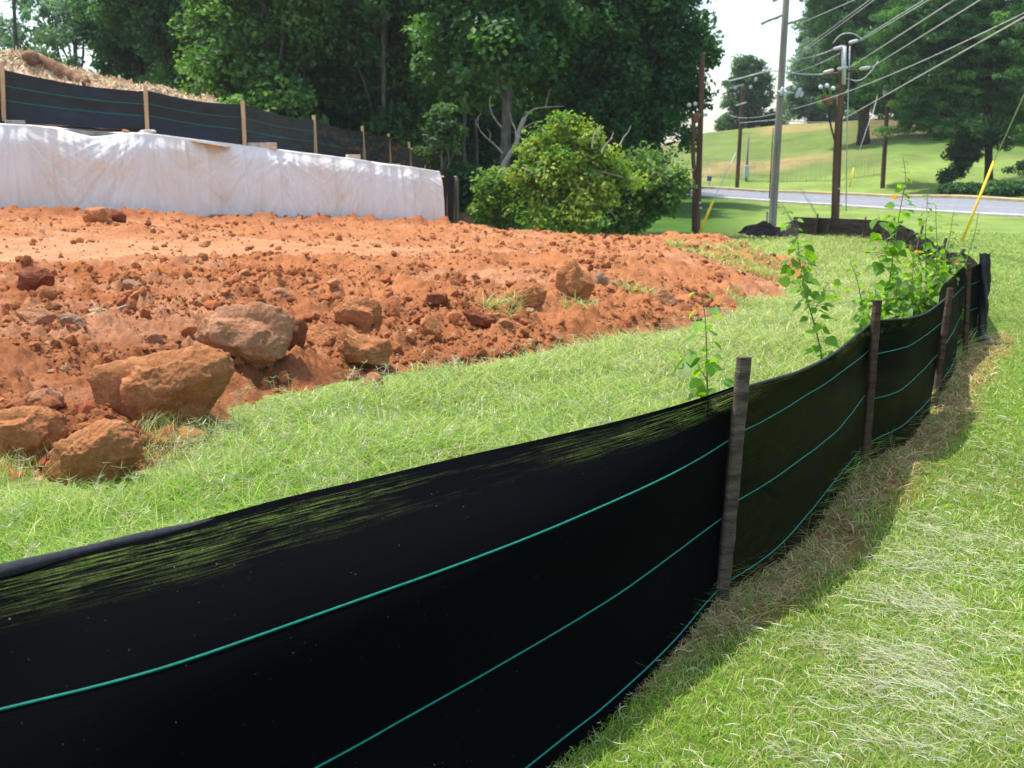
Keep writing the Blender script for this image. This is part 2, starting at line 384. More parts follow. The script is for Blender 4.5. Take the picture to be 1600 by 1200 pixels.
def dirt_mat(name='red clay'):
    m, nt, N, L, B = material(name)
    a = nnode(N, 'ShaderNodeVertexColor', layer_name='Col'); tc = N.new('ShaderNodeTexCoord')
    n1 = nnode(N, 'ShaderNodeTexNoise', ins={'Scale': 1.6, 'Detail': 8, 'Roughness': .7}); L.new(tc.outputs['Object'], n1.inputs[0])
    n2 = nnode(N, 'ShaderNodeTexNoise', ins={'Scale': 34, 'Detail': 8, 'Roughness': .75}); L.new(tc.outputs['Object'], n2.inputs[0])
    r1 = ramp(N, [(.3, (.74, .68, .64)), (.52, (1, 1, 1)), (.72, (1.22, 1.28, 1.30))]); L.new(n1.outputs[0], r1.inputs[0])
    r2 = ramp(N, [(.3, (.66, .62, .6)), (.7, (1.28, 1.30, 1.32))]); L.new(n2.outputs[0], r2.inputs[0])
    x1 = nnode(N, 'ShaderNodeMix', data_type='RGBA', blend_type='MULTIPLY', ins={0: 1.0}); L.new(a.outputs[0], x1.inputs[6]); L.new(r1.outputs[0], x1.inputs[7])
    x2 = nnode(N, 'ShaderNodeMix', data_type='RGBA', blend_type='MULTIPLY', ins={0: 1.0}); L.new(x1.outputs[2], x2.inputs[6]); L.new(r2.outputs[0], x2.inputs[7])
    L.new(x2.outputs[2], B.inputs['Base Color']); B.inputs['Roughness'].default_value = .95; B.inputs['Specular IOR Level'].default_value = .12
    b = nnode(N, 'ShaderNodeBump', ins={'Strength': .9, 'Distance': .025}); L.new(n2.outputs[0], b.inputs['Height']); L.new(b.outputs[0], B.inputs['Normal'])
    return m
M_dirt = dirt_mat()
ang = np.radians(np.linspace(-46, 22, 760)); rad = np.geomspace(3.4, 46, 720)
A, R = np.meshgrid(ang, rad, indexing='ij'); X = (R*np.sin(A)).ravel(); Y = (R*np.cos(A)).ravel()
Zd = dirt_full(X, Y); rg = roughness(X, Y)
cl = np.array([.34, .122, .042])*np.ones((len(X), 1)); pale = (1-sstep(.15, .75, rg))[:, None]
cl = cl*(1-pale*.75)+np.array([.50, .29, .155])*pale*.75
v = sstep(.45, .7, fbm(X*.35, Y*.35, 3, 33))[:, None]; cl = cl*(1-.35*v)+np.array([.42, .19, .085])*.35*v
far = sstep(10, 19, Y)[:, None]; cl = cl*(1-.6*far)+np.array([.39, .165, .066])*.6*far
dk = (sstep(13, 6, Y)*.55*sstep(.35, .6, fbm(X*.8, Y*.8, 4, 35)+.12))[:, None]; cl = cl*(1-dk)+np.array([.24, .082, .032])*dk
pk = sstep(.52, .68, fbm(X*.55+7, Y*1.1, 4, 36))[:, None]*.38; cl = cl*(1-pk)+np.array([.47, .26, .15])*pk
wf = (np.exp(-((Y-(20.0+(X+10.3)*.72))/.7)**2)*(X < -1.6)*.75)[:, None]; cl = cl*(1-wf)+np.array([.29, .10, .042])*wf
dsv = dirt_s(X, Y); F = grid_faces(len(ang), len(rad)); keep = (dsv[F] > -.9).all(1)
bare = mk('bare_ground', np.stack([X, Y, Zd], 1), F[keep], M_dirt, col=cl); tag(bare, kind='structure')

# terrace behind the wall
TXs = [-40, -10.9, -8.2, -6.3, -5.2, -4.5, -3.8, -3.3, -1.7]; TZs = [3.4, 2.75, 2.59, 2.29, 2.16, 2.10, 1.90, 1.70, 1.58]
def wallY(x): return 21+(x+10.3)*.717
def terr(x, y): return np.interp(x, TXs, TZs)
MXs = [U(p)*28 for p in (-500, -120, 0, 45, 100, 150, 200, 250, 330, 400)]; MZs = [zp(q, 28) for q in (60, 78, 90, 84, 108, 122, 131, 142, 159, 176)]
def mound(x, y):
    h = np.maximum(0, np.interp(x, MXs, MZs)-terr(x, y)); h = h*sstep(U(430)*28, U(330)*28, x)
    return terr(x, y)+h*np.exp(-((y-28)/2.4)**2)
M_terr = noisy('terrace soil', (.22, .11, .06), (.36, .22, .14), 2, .95, .5, 20, .1)
xs = np.linspace(-40, -1.75, 160); tt = np.linspace(0, 1, 70)**1.5
XX, TT = np.meshgrid(xs, tt, indexing='ij'); YY = wallY(XX)+.28+TT*(52-wallY(XX)); ZZ = terr(XX, YY)-.02+(fbm(XX, YY, 3, 8)-.5)*.06
V = np.stack([XX, YY, ZZ], -1).reshape(-1, 3); V2 = V.reshape(160, 70, 3)
skirt = np.stack([V2[-1], V2[-1]*[1, 1, 0]+[.05, 0, -.7]], 1).reshape(-1, 3); n0 = len(V)
F = np.vstack([grid_faces(160, 70), grid_faces(70, 2)+n0])
tag(mk('terrace_ground', np.vstack([V, skirt]), F, M_terr), kind='structure')

# road with gutter, kerb and painted line
stn = [(-300, 112, 132), (300, 104, 124), (700, 92, 110), (900, 80, 96), (1050, 70, 84), (1100, 67, 81), (1200, 63, 78), (1300, 59, 73), (1400, 55, 69), (1500, 52.4, 66.4), (1600, 50, 64), (1750, 47.2, 60.5), (2000, 43, 55), (2400, 37, 47)]
sp = np.array(stn, float); pxs = np.linspace(-300, 2400, 220); dn = np.interp(pxs, sp[:, 0], sp[:, 1]); df = np.interp(pxs, sp[:, 0], sp[:, 2])
ker = np.ones(9)/9
dn = np.convolve(np.pad(dn, 4, mode='edge'), ker, 'valid'); df = np.convolve(np.pad(df, 4, mode='edge'), ker, 'valid')
def strip(f0, f1, dz, nx=12):
    f = np.linspace(f0, f1, nx); D = dn[:, None]*(1-f)+df[:, None]*f; Xr = U(pxs)[:, None]*D
    return np.stack([Xr, D, G(Xr, D)+dz], -1).reshape(-1, 3), grid_faces(len(pxs), nx)
V, F = strip(0, 1, .06, 16); tag(mk('road', V, F, M_asphalt), kind='structure')
V, F = strip(-.05, .012, .08, 3); V = V.reshape(-1, 3, 3); V = np.concatenate([V[:, :1]-[0, 0, .6], V], 1); tag(mk('gutter', V.reshape(-1, 3), grid_faces(len(pxs), 4), M_conc, smooth=False), kind='structure')
V, F = strip(.485, .492, .07, 2); tag(mk('road_line', V, F, M_paint), kind='structure')
V, F = strip(.985, 1.02, 0, 2)
V = V.reshape(-1, 2, 3); a = V[:, 0]; b = V[:, 1]
prof = np.stack([a+[0, 0, .05], a+[0, 0, .22], b+[0, 0, .24], b+[0, 0, -.05]], 1); tag(mk('kerb', prof.reshape(-1, 3), grid_faces(len(pxs), 4), M_kerby, smooth=False), kind='structure')

# ------------------------------------------------------------------ grass
def blades(x, y, z, h, w, lean, col, tip=1.25, seed=0, segs=2, az=None, curl=1.0):
    r = np.random.default_rng(seed); n = len(x); a = r.uniform(0, 2*math.pi, n) if az is None else az
    la = r.uniform(0, 2*math.pi, n); dx, dy = np.cos(a)*w, np.sin(a)*w
    lx, ly = np.cos(la)*lean*h, np.sin(la)*lean*h
    B = np.stack([x, y, z], 1); rows = []
    for k in range(segs+1):
        t = k/segs; c = B+np.stack([lx*t**(1+curl), ly*t**(1+curl), h*t*(1-.25*t*np.clip(lean, 0, 1.4))], 1)
        ww = (1-t**2)*.5
        if k < segs: rows += [c+np.stack([dx, dy, 0*dx], 1)*ww, c-np.stack([dx, dy, 0*dx], 1)*ww]
        else: rows += [c]
    m = len(rows); V = np.stack(rows, 1).reshape(-1, 3); i = np.arange(n)[:, None]*m
    Q = [np.hstack([i+2*k, i+2*k+1, i+2*k+3, i+2*k+2]) for k in range(segs-1)]
    T = np.hstack([i+2*(segs-1), i+2*(segs-1)+1, i+2*segs])
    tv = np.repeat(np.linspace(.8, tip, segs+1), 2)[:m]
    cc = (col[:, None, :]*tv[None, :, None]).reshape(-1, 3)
    return V, Q, T, np.clip(cc, 0, .9)
def merge(parts):
    Vs, Qs, Ts, Cs = [], [], [], []; n = 0
    for V, Q, T, c in parts:
        Vs.append(V); Cs.append(c); Qs += [q+n for q in Q if len(q)]; Ts.append(T+n); n += len(V)
    return np.concatenate(Vs), ([np.concatenate(Qs)] if Qs else [])+[np.concatenate(Ts)], np.concatenate(Cs)
def scatter(n, a0, a1, r0, r1, rng):
    a = np.radians(rng.uniform(a0, a1, n)); r = np.exp(rng.uniform(math.log(r0), math.log(r1), n)); return r*np.sin(a), r*np.cos(a), r
def gz(x, y): return G(x, y)+(fbm(x*.8, y*.8, 3, 2)-.5)*.05*sstep(60, 20, y)-.032
def pick(rng, n, cols, ws):
    k = rng.choice(len(cols), n, p=np.array(ws)/sum(ws)); c = np.array(cols)[k]; return c*rng.uniform(.78, 1.25, (n, 1))*rng.uniform(.93, 1.07, (n, 3))
# mown lawn
rng = np.random.default_rng(11)
x, y, r = scatter(420000, -28, 46, 1.7, 42, rng); off = x-fenceX(y); k = off > -.02; x, y, r, off = x[k], y[k], r[k], off[k]
dens = fbm(x*2.5, y*2.5, 3, 71); k = (off > .33+.45*(dens-.5)) | (rng.random(len(x)) < .12); x, y, r, off, dens = x[k], y[k], r[k], off[k], dens[k]
n = len(x); g = sstep(.35, .65, fbm(x*1.1, y*1.1, 3, 73)); col = pick(rng, n, [(.19, .35, .03), (.27, .43, .05), (.41, .45, .12), (.54, .48, .23)], [5, 4, 1.8, 1.2])
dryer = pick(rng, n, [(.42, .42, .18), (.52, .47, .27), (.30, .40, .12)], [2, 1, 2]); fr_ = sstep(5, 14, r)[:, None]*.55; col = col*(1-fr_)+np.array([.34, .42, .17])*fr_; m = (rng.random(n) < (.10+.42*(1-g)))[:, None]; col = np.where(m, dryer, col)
vv = fbm(x*.9+4, y*.9, 3, 174)[:, None]; col = col*(.72+.56*vv)*np.array([1, 1, 1]); h = rng.uniform(.014, .05, n)*(1+.10*np.maximum(0, r-4)**.8*.5); w = .0029*np.maximum(1, r/2.3)**.95*rng.uniform(.6, 1.4, n)
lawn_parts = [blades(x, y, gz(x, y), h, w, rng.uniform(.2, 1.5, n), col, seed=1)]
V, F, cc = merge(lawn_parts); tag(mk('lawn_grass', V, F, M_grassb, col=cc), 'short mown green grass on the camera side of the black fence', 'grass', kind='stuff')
# dead grass along the fence foot
x, y, r = scatter(330000, -28, 32, 1.7, 12, rng); off = x-fenceX(y); wv = .27+.30*(fbm(x*1.4, y*1.4, 2, 75)-.4)
k = (off > -.12) & (off < wv) & (rng.random(len(x)) < .45+.9*sstep(.3, .55, fbm(x*3, y*3, 3, 76))) & (rng.random(len(x)) > .45*sstep(2.5, 1, y)); x, y, r = x[k], y[k], r[k]; n = len(x)
col = pick(rng, n, [(.54, .37, .18), (.68, .52, .29), (.34, .21, .09), (.20, .38, .04)], [4, 2.6, 1.6, 3])
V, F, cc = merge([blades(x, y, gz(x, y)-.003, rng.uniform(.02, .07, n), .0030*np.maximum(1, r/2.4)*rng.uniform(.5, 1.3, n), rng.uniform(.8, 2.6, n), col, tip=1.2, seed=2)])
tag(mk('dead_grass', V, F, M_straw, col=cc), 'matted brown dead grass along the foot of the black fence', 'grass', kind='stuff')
# dry stalks standing against the cloth
n = 130; yy = rng.uniform(1.9, 9.0, n); xx = fenceX(yy)+np.abs(rng.normal(0, .06, n))+.03; la = rng.uniform(0, 6.28, n)
V, F, cc = merge([blades(xx, yy, gz(xx, yy), rng.uniform(.06, .19, n), .0026+0*xx, rng.uniform(.2, 1.2, n), pick(rng, n, [(.50, .42, .26), (.30, .36, .12), (.40, .30, .18)], [2, 1, 1]), seed=12, segs=4)])
tag(mk('dry_stalks', V, F, M_straw, col=cc), 'thin dry stalks standing against the foot of the black fence', 'grass', kind='stuff')
# cut pale clippings lying on the lawn
def strands(P, L, az, w, lift, col, rng, segs=5, wob=1.5, rise=0.0):
    n = len(P); rows = []; a = az.copy(); cur = P.copy(); step = L/segs; k0 = rng.normal(0, wob, n)
    side = None
    for s in range(segs+1):
        d = np.stack([np.cos(a), np.sin(a), 0*a], 1); sd_ = np.stack([-np.sin(a), np.cos(a), 0*a], 1)
        ww = (w*(1-.75*abs(2*s/segs-1)**2))[:, None]*.5; zz = lift*np.sin(math.pi*s/segs)*rng.uniform(.6, 1, n)
        c = cur+np.stack([0*a, 0*a, zz+rise*s/segs], 1); rows += [c+sd_*ww, c-sd_*ww+[0, 0, .0012]]
        cur = cur+d*step[:, None]; a = a+k0/segs*2+rng.normal(0, .12, n)
    m = len(rows); V = np.stack(rows, 1).reshape(-1, 3); i = np.arange(n)[:, None]*m
    Q = [np.hstack([i+2*k, i+2*k+1, i+2*k+3, i+2*k+2]) for k in range(segs)]
    return V, Q, np.zeros((0, 3), int), np.repeat(col, m, 0)
patches = [(1500, 830, .30, 260), (1455, 870, .25, 260), (1440, 812, .2, 120), (1530, 900, .3, 200), (1415, 942, .17, 300), (1470, 958, .18, 160), (1430, 1035, .14, 300), (1470, 1075, .12, 220), (1395, 1075, .14, 160),
           (1300, 1010, .14, 120), (1340, 1020, .1, 60), (1560, 1000, .25, 200), (1520, 1120, .16, 200), (1400, 1160, .14, 200), (1250, 1180, .1, 80), (1580, 850, .3, 180), (1500, 760, .4, 200), (1580, 700, .7, 200), (1420, 900, .3, 120), (1560, 620, 1.2, 150), (1340, 1100, .18, 110), (1580, 1160, .2, 160), (1480, 1000, .3, 200)]
parts = []
for (a, b, rr, nn) in patches:
    c = P0(a, b); n = int(nn*.8); rr = rr*.62; P = np.stack([c[0]+rng.normal(0, rr, n), c[1]+rng.normal(0, rr*.7, n)], 1); k = P[:, 0]-fenceX(P[:, 1]) > .5; P = P[k]; n = len(P)
    az = rng.normal(rng.uniform(2.2, 3.0), 1.15, n); P3 = np.stack([P[:, 0], P[:, 1], gz(P[:, 0], P[:, 1])+rng.uniform(.022, .045, n)], 1)
    cg = pick(rng, n, [(.58, .58, .40), (.46, .50, .26), (.46, .42, .26), (.68, .68, .54)], [4, 3, 1.5, 2])
    parts.append(strands(P3, rng.uniform(.02, .12, n)*(1+1.0*(rng.random(n) < .10)), az, rng.uniform(.0005, .0011, n)*max(1, c[1]/4), rng.uniform(.0, .018, n), np.clip(cg, 0, .8), rng))
x, y, r = scatter(2600, 0, 40, 2.0, 12, rng); k = (x-fenceX(y) > .15); x, y, r = x[k], y[k], r[k]; n = len(x)
parts.append(strands(np.stack([x, y, gz(x, y)+rng.uniform(.015, .035, n)], 1), rng.uniform(.03, .10, n), rng.uniform(0, 6.28, n), .0016*np.maximum(1, r/3), rng.uniform(0, .012, n), pick(rng, n, [(.6, .58, .38), (.5, .44, .26), (.66, .66, .5)], [1, 1, 1]), rng))
V, F, cc = merge([(p[0], p[1], np.zeros((0, 3), int), p[3]) for p in parts]); F = [f for f in F if len(f)]
tag(mk('grass_clippings', V, F, M_straw, col=np.clip(cc, 0, .85)), 'bleached cut grass clippings strewn over the mown lawn', 'clippings', kind='stuff')
# wild grass inside the fence
x, y, r = scatter(420000, -52, 26, 1.6, 40, rng); s = dirt_s(x, y)
patch = polydist(x, y, np.array([P0(1075, 418), P0(1150, 405), P0(1240, 408), P0(1240, 425), P0(1150, 425)]))
for (a_, b_, rr_) in ((785, 524, .22), (1000, 482, .3), (770, 516, .12), (1190, 458, .5), (905, 508, .2), (1085, 412, .6)):
    c_ = P0(a_, b_); patch = np.maximum(patch, (rr_-np.hypot(x-c_[0], y-c_[1]))*(.4+1.2*fbm(x*5, y*5, 2, 87))-.2)
k = (x < fenceX(y)-.03) & ((s < -.05) | ((s < .35) & (rng.random(len(x)) < .22)) | (patch > -.2)); x, y, r, s, patch = x[k], y[k], r[k], s[k], patch[k]; n = len(x)
cl_ = fbm(x*1.7, y*1.7, 3, 81); hh = rng.uniform(.03, .17, n)*(.45+1.25*cl_)*np.maximum(sstep(.3, -.6, s), .8*(patch > -.2))*(1+.35*sstep(6, 12, y))+.015
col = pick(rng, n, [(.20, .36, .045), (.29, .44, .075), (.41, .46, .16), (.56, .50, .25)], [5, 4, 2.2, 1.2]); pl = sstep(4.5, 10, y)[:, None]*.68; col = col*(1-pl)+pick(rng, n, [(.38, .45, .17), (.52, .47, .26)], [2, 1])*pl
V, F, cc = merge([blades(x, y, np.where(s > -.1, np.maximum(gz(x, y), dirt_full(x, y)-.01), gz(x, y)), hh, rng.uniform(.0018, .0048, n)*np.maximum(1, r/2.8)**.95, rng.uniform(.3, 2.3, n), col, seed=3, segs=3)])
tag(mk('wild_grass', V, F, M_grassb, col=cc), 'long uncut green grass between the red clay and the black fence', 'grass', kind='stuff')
# pale finger seed heads standing in the wild grass
x, y, r = scatter(17000, -48, 22, 1.7, 20, rng); s = dirt_s(x, y); k = (x < fenceX(y)-.1) & (s < .12) & (rng.random(len(x)) < .35+.9*sstep(.4, .65, fbm(x, y, 2, 83))); x, y, r = x[k], y[k], r[k]; n = len(x)
H = rng.uniform(.07, .17, n); la = rng.uniform(0, 6.28, n); lean = rng.uniform(.1, .7, n)*H; z0 = gz(x, y); w = .0014*np.maximum(1, r/2.4)
parts = []; sc = pick(rng, n, [(.46, .52, .25), (.60, .59, .38), (.42, .36, .25)], [2, 3, .7])
tx, ty, tz = x+np.cos(la)*lean, y+np.sin(la)*lean, z0+H
def bar(p, q, w, col):
    d = q-p; sd_ = np.cross(d, np.array([.25, 1, .1])); sd_ /= np.linalg.norm(sd_, axis=1)[:, None]+1e-9; sd_ = sd_*w[:, None]*.5
    n = len(p); V = np.stack([p+sd_, p-sd_, q-sd_*.5, q+sd_*.5], 1).reshape(-1, 3); i = np.arange(n)[:, None]*4
    return V, [np.hstack([i, i+1, i+2, i+3])], np.zeros((0, 3), int), np.repeat(col, 4, 0)
b0 = np.stack([x, y, z0], 1); t0 = np.stack([tx, ty, tz], 1); mid = (b0+t0)/2-np.stack([np.cos(la)*lean*.2, np.sin(la)*lean*.2, 0*la], 1)
parts += [bar(b0, mid, w, sc), bar(mid, t0, w, sc)]
for q in range(4):
    fa = la+q*1.6+rng.normal(0, .4, n); fl = rng.uniform(.025, .055, n); parts.append(bar(t0, t0+np.stack([np.cos(fa)*fl, np.sin(fa)*fl, rng.uniform(-.15, .6, n)*fl], 1), w*1.2, sc*1.08))
V, F, cc = merge(parts); F = [f for f in F if len(f)]
tag(mk('grass_seed_heads', V, F, M_straw, col=np.clip(cc, 0, .8)), 'pale finger-like seed heads standing above the uncut grass', 'seed heads', kind='stuff')
# wispy long grass round the lowest boulders
n = 9000; x = rng.uniform(P0(-60, 760)[0], P0(470, 640)[0], n); y = rng.uniform(3.4, 6.6, n); s = dirt_s(x, y); k = (np.abs(s+.12) < .42) & (x < fenceX(y)-.3) & (rng.random(n) < .75*sstep(.35, .6, fbm(x*2.3, y*2.3, 2, 84))+.1); x, y = x[k], y[k]; n = len(x)
V, F, cc = merge([blades(x, y, np.maximum(gz(x, y), dirt_full(x, y)-.03), rng.uniform(.08, .22, n), .0032+0*x, rng.uniform(.3, 1.3, n), pick(rng, n, [(.26, .42, .06), (.46, .50, .20), (.62, .58, .36)], [3, 2, 2]), seed=9, segs=4)])
tag(mk('wispy_grass', V, F, M_grassb, col=cc), 'long wispy grass growing round the lowest boulders at the edge of the clay', 'grass', kind='stuff')
# tall grass in front of the far fence
x = rng.uniform(U(1225)*22, U(1480)*30, 26000); y = rng.uniform(13, 38, 26000); u = x/y
k = (x < fenceX(y)-.1) & (u > U(1245)+.006*np.sin(y)) & (dirt_s(x, y) < .1) & (rng.random(26000) < .3+sstep(.4, .62, fbm(x*.6, y*.6, 2, 91))); x, y = x[k], y[k]; n = len(x)
V, F, cc = merge([blades(x, y, gz(x, y), rng.uniform(.08, .30, n)*sstep(12, 26, y), .010+0*x, rng.uniform(.2, .9, n), pick(rng, n, [(.20, .30, .07), (.34, .38, .14), (.52, .48, .28)], [2, 2, 2]), seed=5, segs=3)])
tag(mk('tall_grass', V, F, M_grassb, col=cc), 'tall straw-tipped grass in front of the far black fence', 'grass', kind='stuff')

# ------------------------------------------------------------------ rocks and clods
def ico(sub):
    t = (1+5**.5)/2
    V = [(-1, t, 0), (1, t, 0), (-1, -t, 0), (1, -t, 0), (0, -1, t), (0, 1, t), (0, -1, -t), (0, 1, -t), (t, 0, -1), (t, 0, 1), (-t, 0, -1), (-t, 0, 1)]
    F = [(0, 11, 5), (0, 5, 1), (0, 1, 7), (0, 7, 10), (0, 10, 11), (1, 5, 9), (5, 11, 4), (11, 10, 2), (10, 7, 6), (7, 1, 8), (3, 9, 4), (3, 4, 2), (3, 2, 6), (3, 6, 8), (3, 8, 9), (4, 9, 5), (2, 4, 11), (6, 2, 10), (8, 6, 7), (9, 8, 1)]
    V = [np.array(v)/np.linalg.norm(v) for v in V]
    for _ in range(sub):
        c = {}; F2 = []
        def mid(a, b):
            k = (min(a, b), max(a, b))
            if k not in c: m = V[a]+V[b]; V.append(m/np.linalg.norm(m)); c[k] = len(V)-1
            return c[k]
        for a, b, d in F: ab, bd, da = mid(a, b), mid(b, d), mid(d, a); F2 += [(a, ab, da), (b, bd, ab), (d, da, bd), (ab, bd, da)]
        F = F2
    return np.array(V), np.array(F)
ICO = {k: ico(k) for k in (0, 1, 4, 5)}
def rock_shape(sub, dims, rng, planes=11, rough=.06, tilt=0, yaw=None):
    D, F = ICO[sub]; n = rng.normal(size=(planes, 3)); n /= np.linalg.norm(n, axis=1)[:, None]; h = rng.uniform(.62, .95, planes)
    dot = D @ n.T; r = np.where(dot > .05, h/np.maximum(dot, .05), 9); r = np.minimum(1.12, -np.log(np.exp(-np.minimum(r, 3)*14).sum(1)+math.exp(-14*1.15))/14)
    V = D*r[:, None]; sd_ = int(rng.integers(1000))
    V = V*(1+rough*3.2*(vn3(V+5, 2.1, sd_)-.5)+rough*1.8*(vn3(V+5, 5.3, sd_+3)-.5)+rough*1.1*(vn3(V+5, 12.5, sd_+7)-.5)+rough*.7*(vn3(V+5, 29, sd_+9)-.5))[:, None]
    V = V*np.asarray(dims)/2; ct, st_ = math.cos(tilt), math.sin(tilt); V = V @ np.array([[ct, 0, -st_], [0, 1, 0], [st_, 0, ct]])
    if yaw is None: yaw = rng.uniform(-.5, .5)
    return V @ rotz(yaw).T, F
def rock_mat(name, c1, c2, dust):
    m, nt, N, L, B = material(name); tc = N.new('ShaderNodeTexCoord')
    n1 = nnode(N, 'ShaderNodeTexNoise', ins={'Scale': 7, 'Detail': 10, 'Roughness': .75}); L.new(tc.outputs['Object'], n1.inputs[0])
    n2 = nnode(N, 'ShaderNodeTexNoise', ins={'Scale': 38, 'Detail': 6, 'Roughness': .75}); L.new(tc.outputs['Object'], n2.inputs[0])
    r1 = ramp(N, [(.32, c1), (.55, c2), (.70, dust)]); L.new(n1.outputs[0], r1.inputs[0])
    r2 = ramp(N, [(.3, (.72, .7, .68)), (.7, (1.2, 1.2, 1.22))]); L.new(n2.outputs[0], r2.inputs[0])
    x = nnode(N, 'ShaderNodeMix', data_type='RGBA', blend_type='MULTIPLY', ins={0: 1.0}); L.new(r1.outputs[0], x.inputs[6]); L.new(r2.outputs[0], x.inputs[7]); L.new(x.outputs[2], B.inputs['Base Color'])
    B.inputs['Roughness'].default_value = .93; B.inputs['Specular IOR Level'].default_value = .15
    b = nnode(N, 'ShaderNodeBump', ins={'Strength': 1.0, 'Distance': .022}); L.new(n2.outputs[0], b.inputs['Height']); L.new(b.outputs[0], B.inputs['Normal'])
    return m
M_rk = {'red': rock_mat('red clay rock', (.34, .13, .048), (.45, .19, .075), (.54, .28, .13)),
        'tan': rock_mat('tan rock', (.34, .14, .065), (.44, .22, .115), (.52, .31, .18)),
        'grey': rock_mat('greyish rock', (.24, .13, .08), (.36, .22, .14), (.42, .29, .20)),
        'dark': rock_mat('dark red rock', (.17, .055, .028), (.27, .09, .045), (.34, .14, .075)),
        'white': rock_mat('white stone', (.55, .48, .42), (.70, .64, .58), (.75, .70, .66))}
rocks = [
 # px centre, py centre, width px, height px, depth factor, material, tilt, label
 (248, 612, 242, 150, .8, 'red', .22, 'largest broad reddish slab-like boulder at the edge of the grass'),
 (392, 528, 172, 118, .8, 'tan', -.25, 'angular tan boulder resting against the top right of the broad slab boulder'),
 (142, 712, 150, 122, .9, 'red', .3, 'rounded orange boulder half sunk in grass below the broad slab boulder'),
 (48, 682, 122, 92, .9, 'red', -.05, 'low brown-red boulder at the left frame edge beside the rounded orange boulder'),
 (562, 494, 84, 66, .9, 'red', .1, 'blocky brown-red boulder right of the tan boulder, above a broken slab'),
 (568, 552, 104, 58, .9, 'red', -.1, 'broken slab boulder at the grass edge below the blocky boulder'),
 (462, 530, 40, 66, 1.0, 'dark', .1, 'dark red upright clod leaning on the right side of the tan boulder'),
 (502, 534, 56, 38, 1.0, 'red', 0, 'small red lump between the dark red clod and the broken slab'),
 (64, 626, 80, 34, .8, 'tan', -.15, 'flat pointed stone lying above the low boulder at the left edge'),
 (50, 438, 62, 46, .9, 'dark', .1, 'dark brown boulder highest on the clay bank at the far left'),
 (72, 468, 32, 30, .9, 'red', 0, 'small red rock just under the dark brown boulder at far left'),
 (52, 494, 62, 32, .9, 'tan', -.1, 'flat pale-topped rock at left, above the small grey rock'),
 (112, 507, 54, 34, .9, 'grey', .1, 'greyish rock beside the flat pale-topped rock at left'),
 (902, 446, 62, 74, .9, 'red', -.25, 'tallest upright pointed boulder in the middle of the clay field'),
 (822, 464, 66, 46, .9, 'red', .2, 'wedge-shaped brown boulder left of the tallest upright boulder'),
 (671, 518, 34, 34, 1., 'red', .0, 'round red clod near the grass, midway along the bank'),
 (748, 497, 52, 32, .9, 'dark', .2, 'dark cracked clod left of the wedge-shaped boulder'),
 (780, 503, 40, 20, .9, 'red', .2, 'small flat clod under the wedge-shaped boulder'),
 (681, 470, 34, 15, 1., 'dark', 0, 'small dark clod above the round red clod'),
 (582, 600, 30, 26, .8, 'tan', .5, 'small tan stone standing alone in the grass below the broken slab'),
 (290, 690, 70, 28, 1., 'red', -.2, 'crumbled red clod in the grass under the broad slab boulder'),
 (1036, 468, 40, 24, .9, 'tan', .0, 'pinkish rock right of the white stone, near the grass strip'),
 (990, 464, 44, 15, .9, 'red', .0, 'flat red stone left of the pinkish rock'),
 (953, 451, 12, 10, 1., 'white', 0, 'small bright white stone right of the tallest upright boulder'),
 (440, 462, 36, 17, .9, 'tan', .1, 'flat tan stone above the tan boulder'),
 (975, 447, 26, 13, .9, 'tan', .1, 'small tan stone behind the flat red stone'),
 (238, 533, 28, 18, .9, 'tan', .1, 'small tan stone above the broad slab boulder'),
 (938, 446, 22, 28, .9, 'grey', .1, 'pale stone touching the tallest upright boulder'),
 (958, 500, 26, 15, .9, 'red', .1, 'small red stone near the grass, below the pinkish rock'),
 (152, 341, 44, 23, .9, 'red', .1, 'reddish boulder at the foot of the sheeted wall'),
 (180, 341, 30, 20, .9, 'dark', .1, 'dark clod beside the reddish boulder at the foot of the sheeted wall'),
 (1155, 389, 24, 11, .9, 'dark', .0, 'brown clod on the raised clay near the leaning yellow guy sleeve'),
 (1120, 394, 18, 7, .9, 'tan', .0, 'pinkish flat stone on the raised clay at right'),
 (1080, 387, 26, 12, .9, 'red', .1, 'red clod on the raised clay left of the pinkish flat stone'),
 (300, 520, 34, 18, .9, 'red', .1, 'red stone left of the tan boulder'),
 (205, 448, 30, 16, .9, 'grey', .1, 'greyish stone high on the clay bank above the stick'),
]
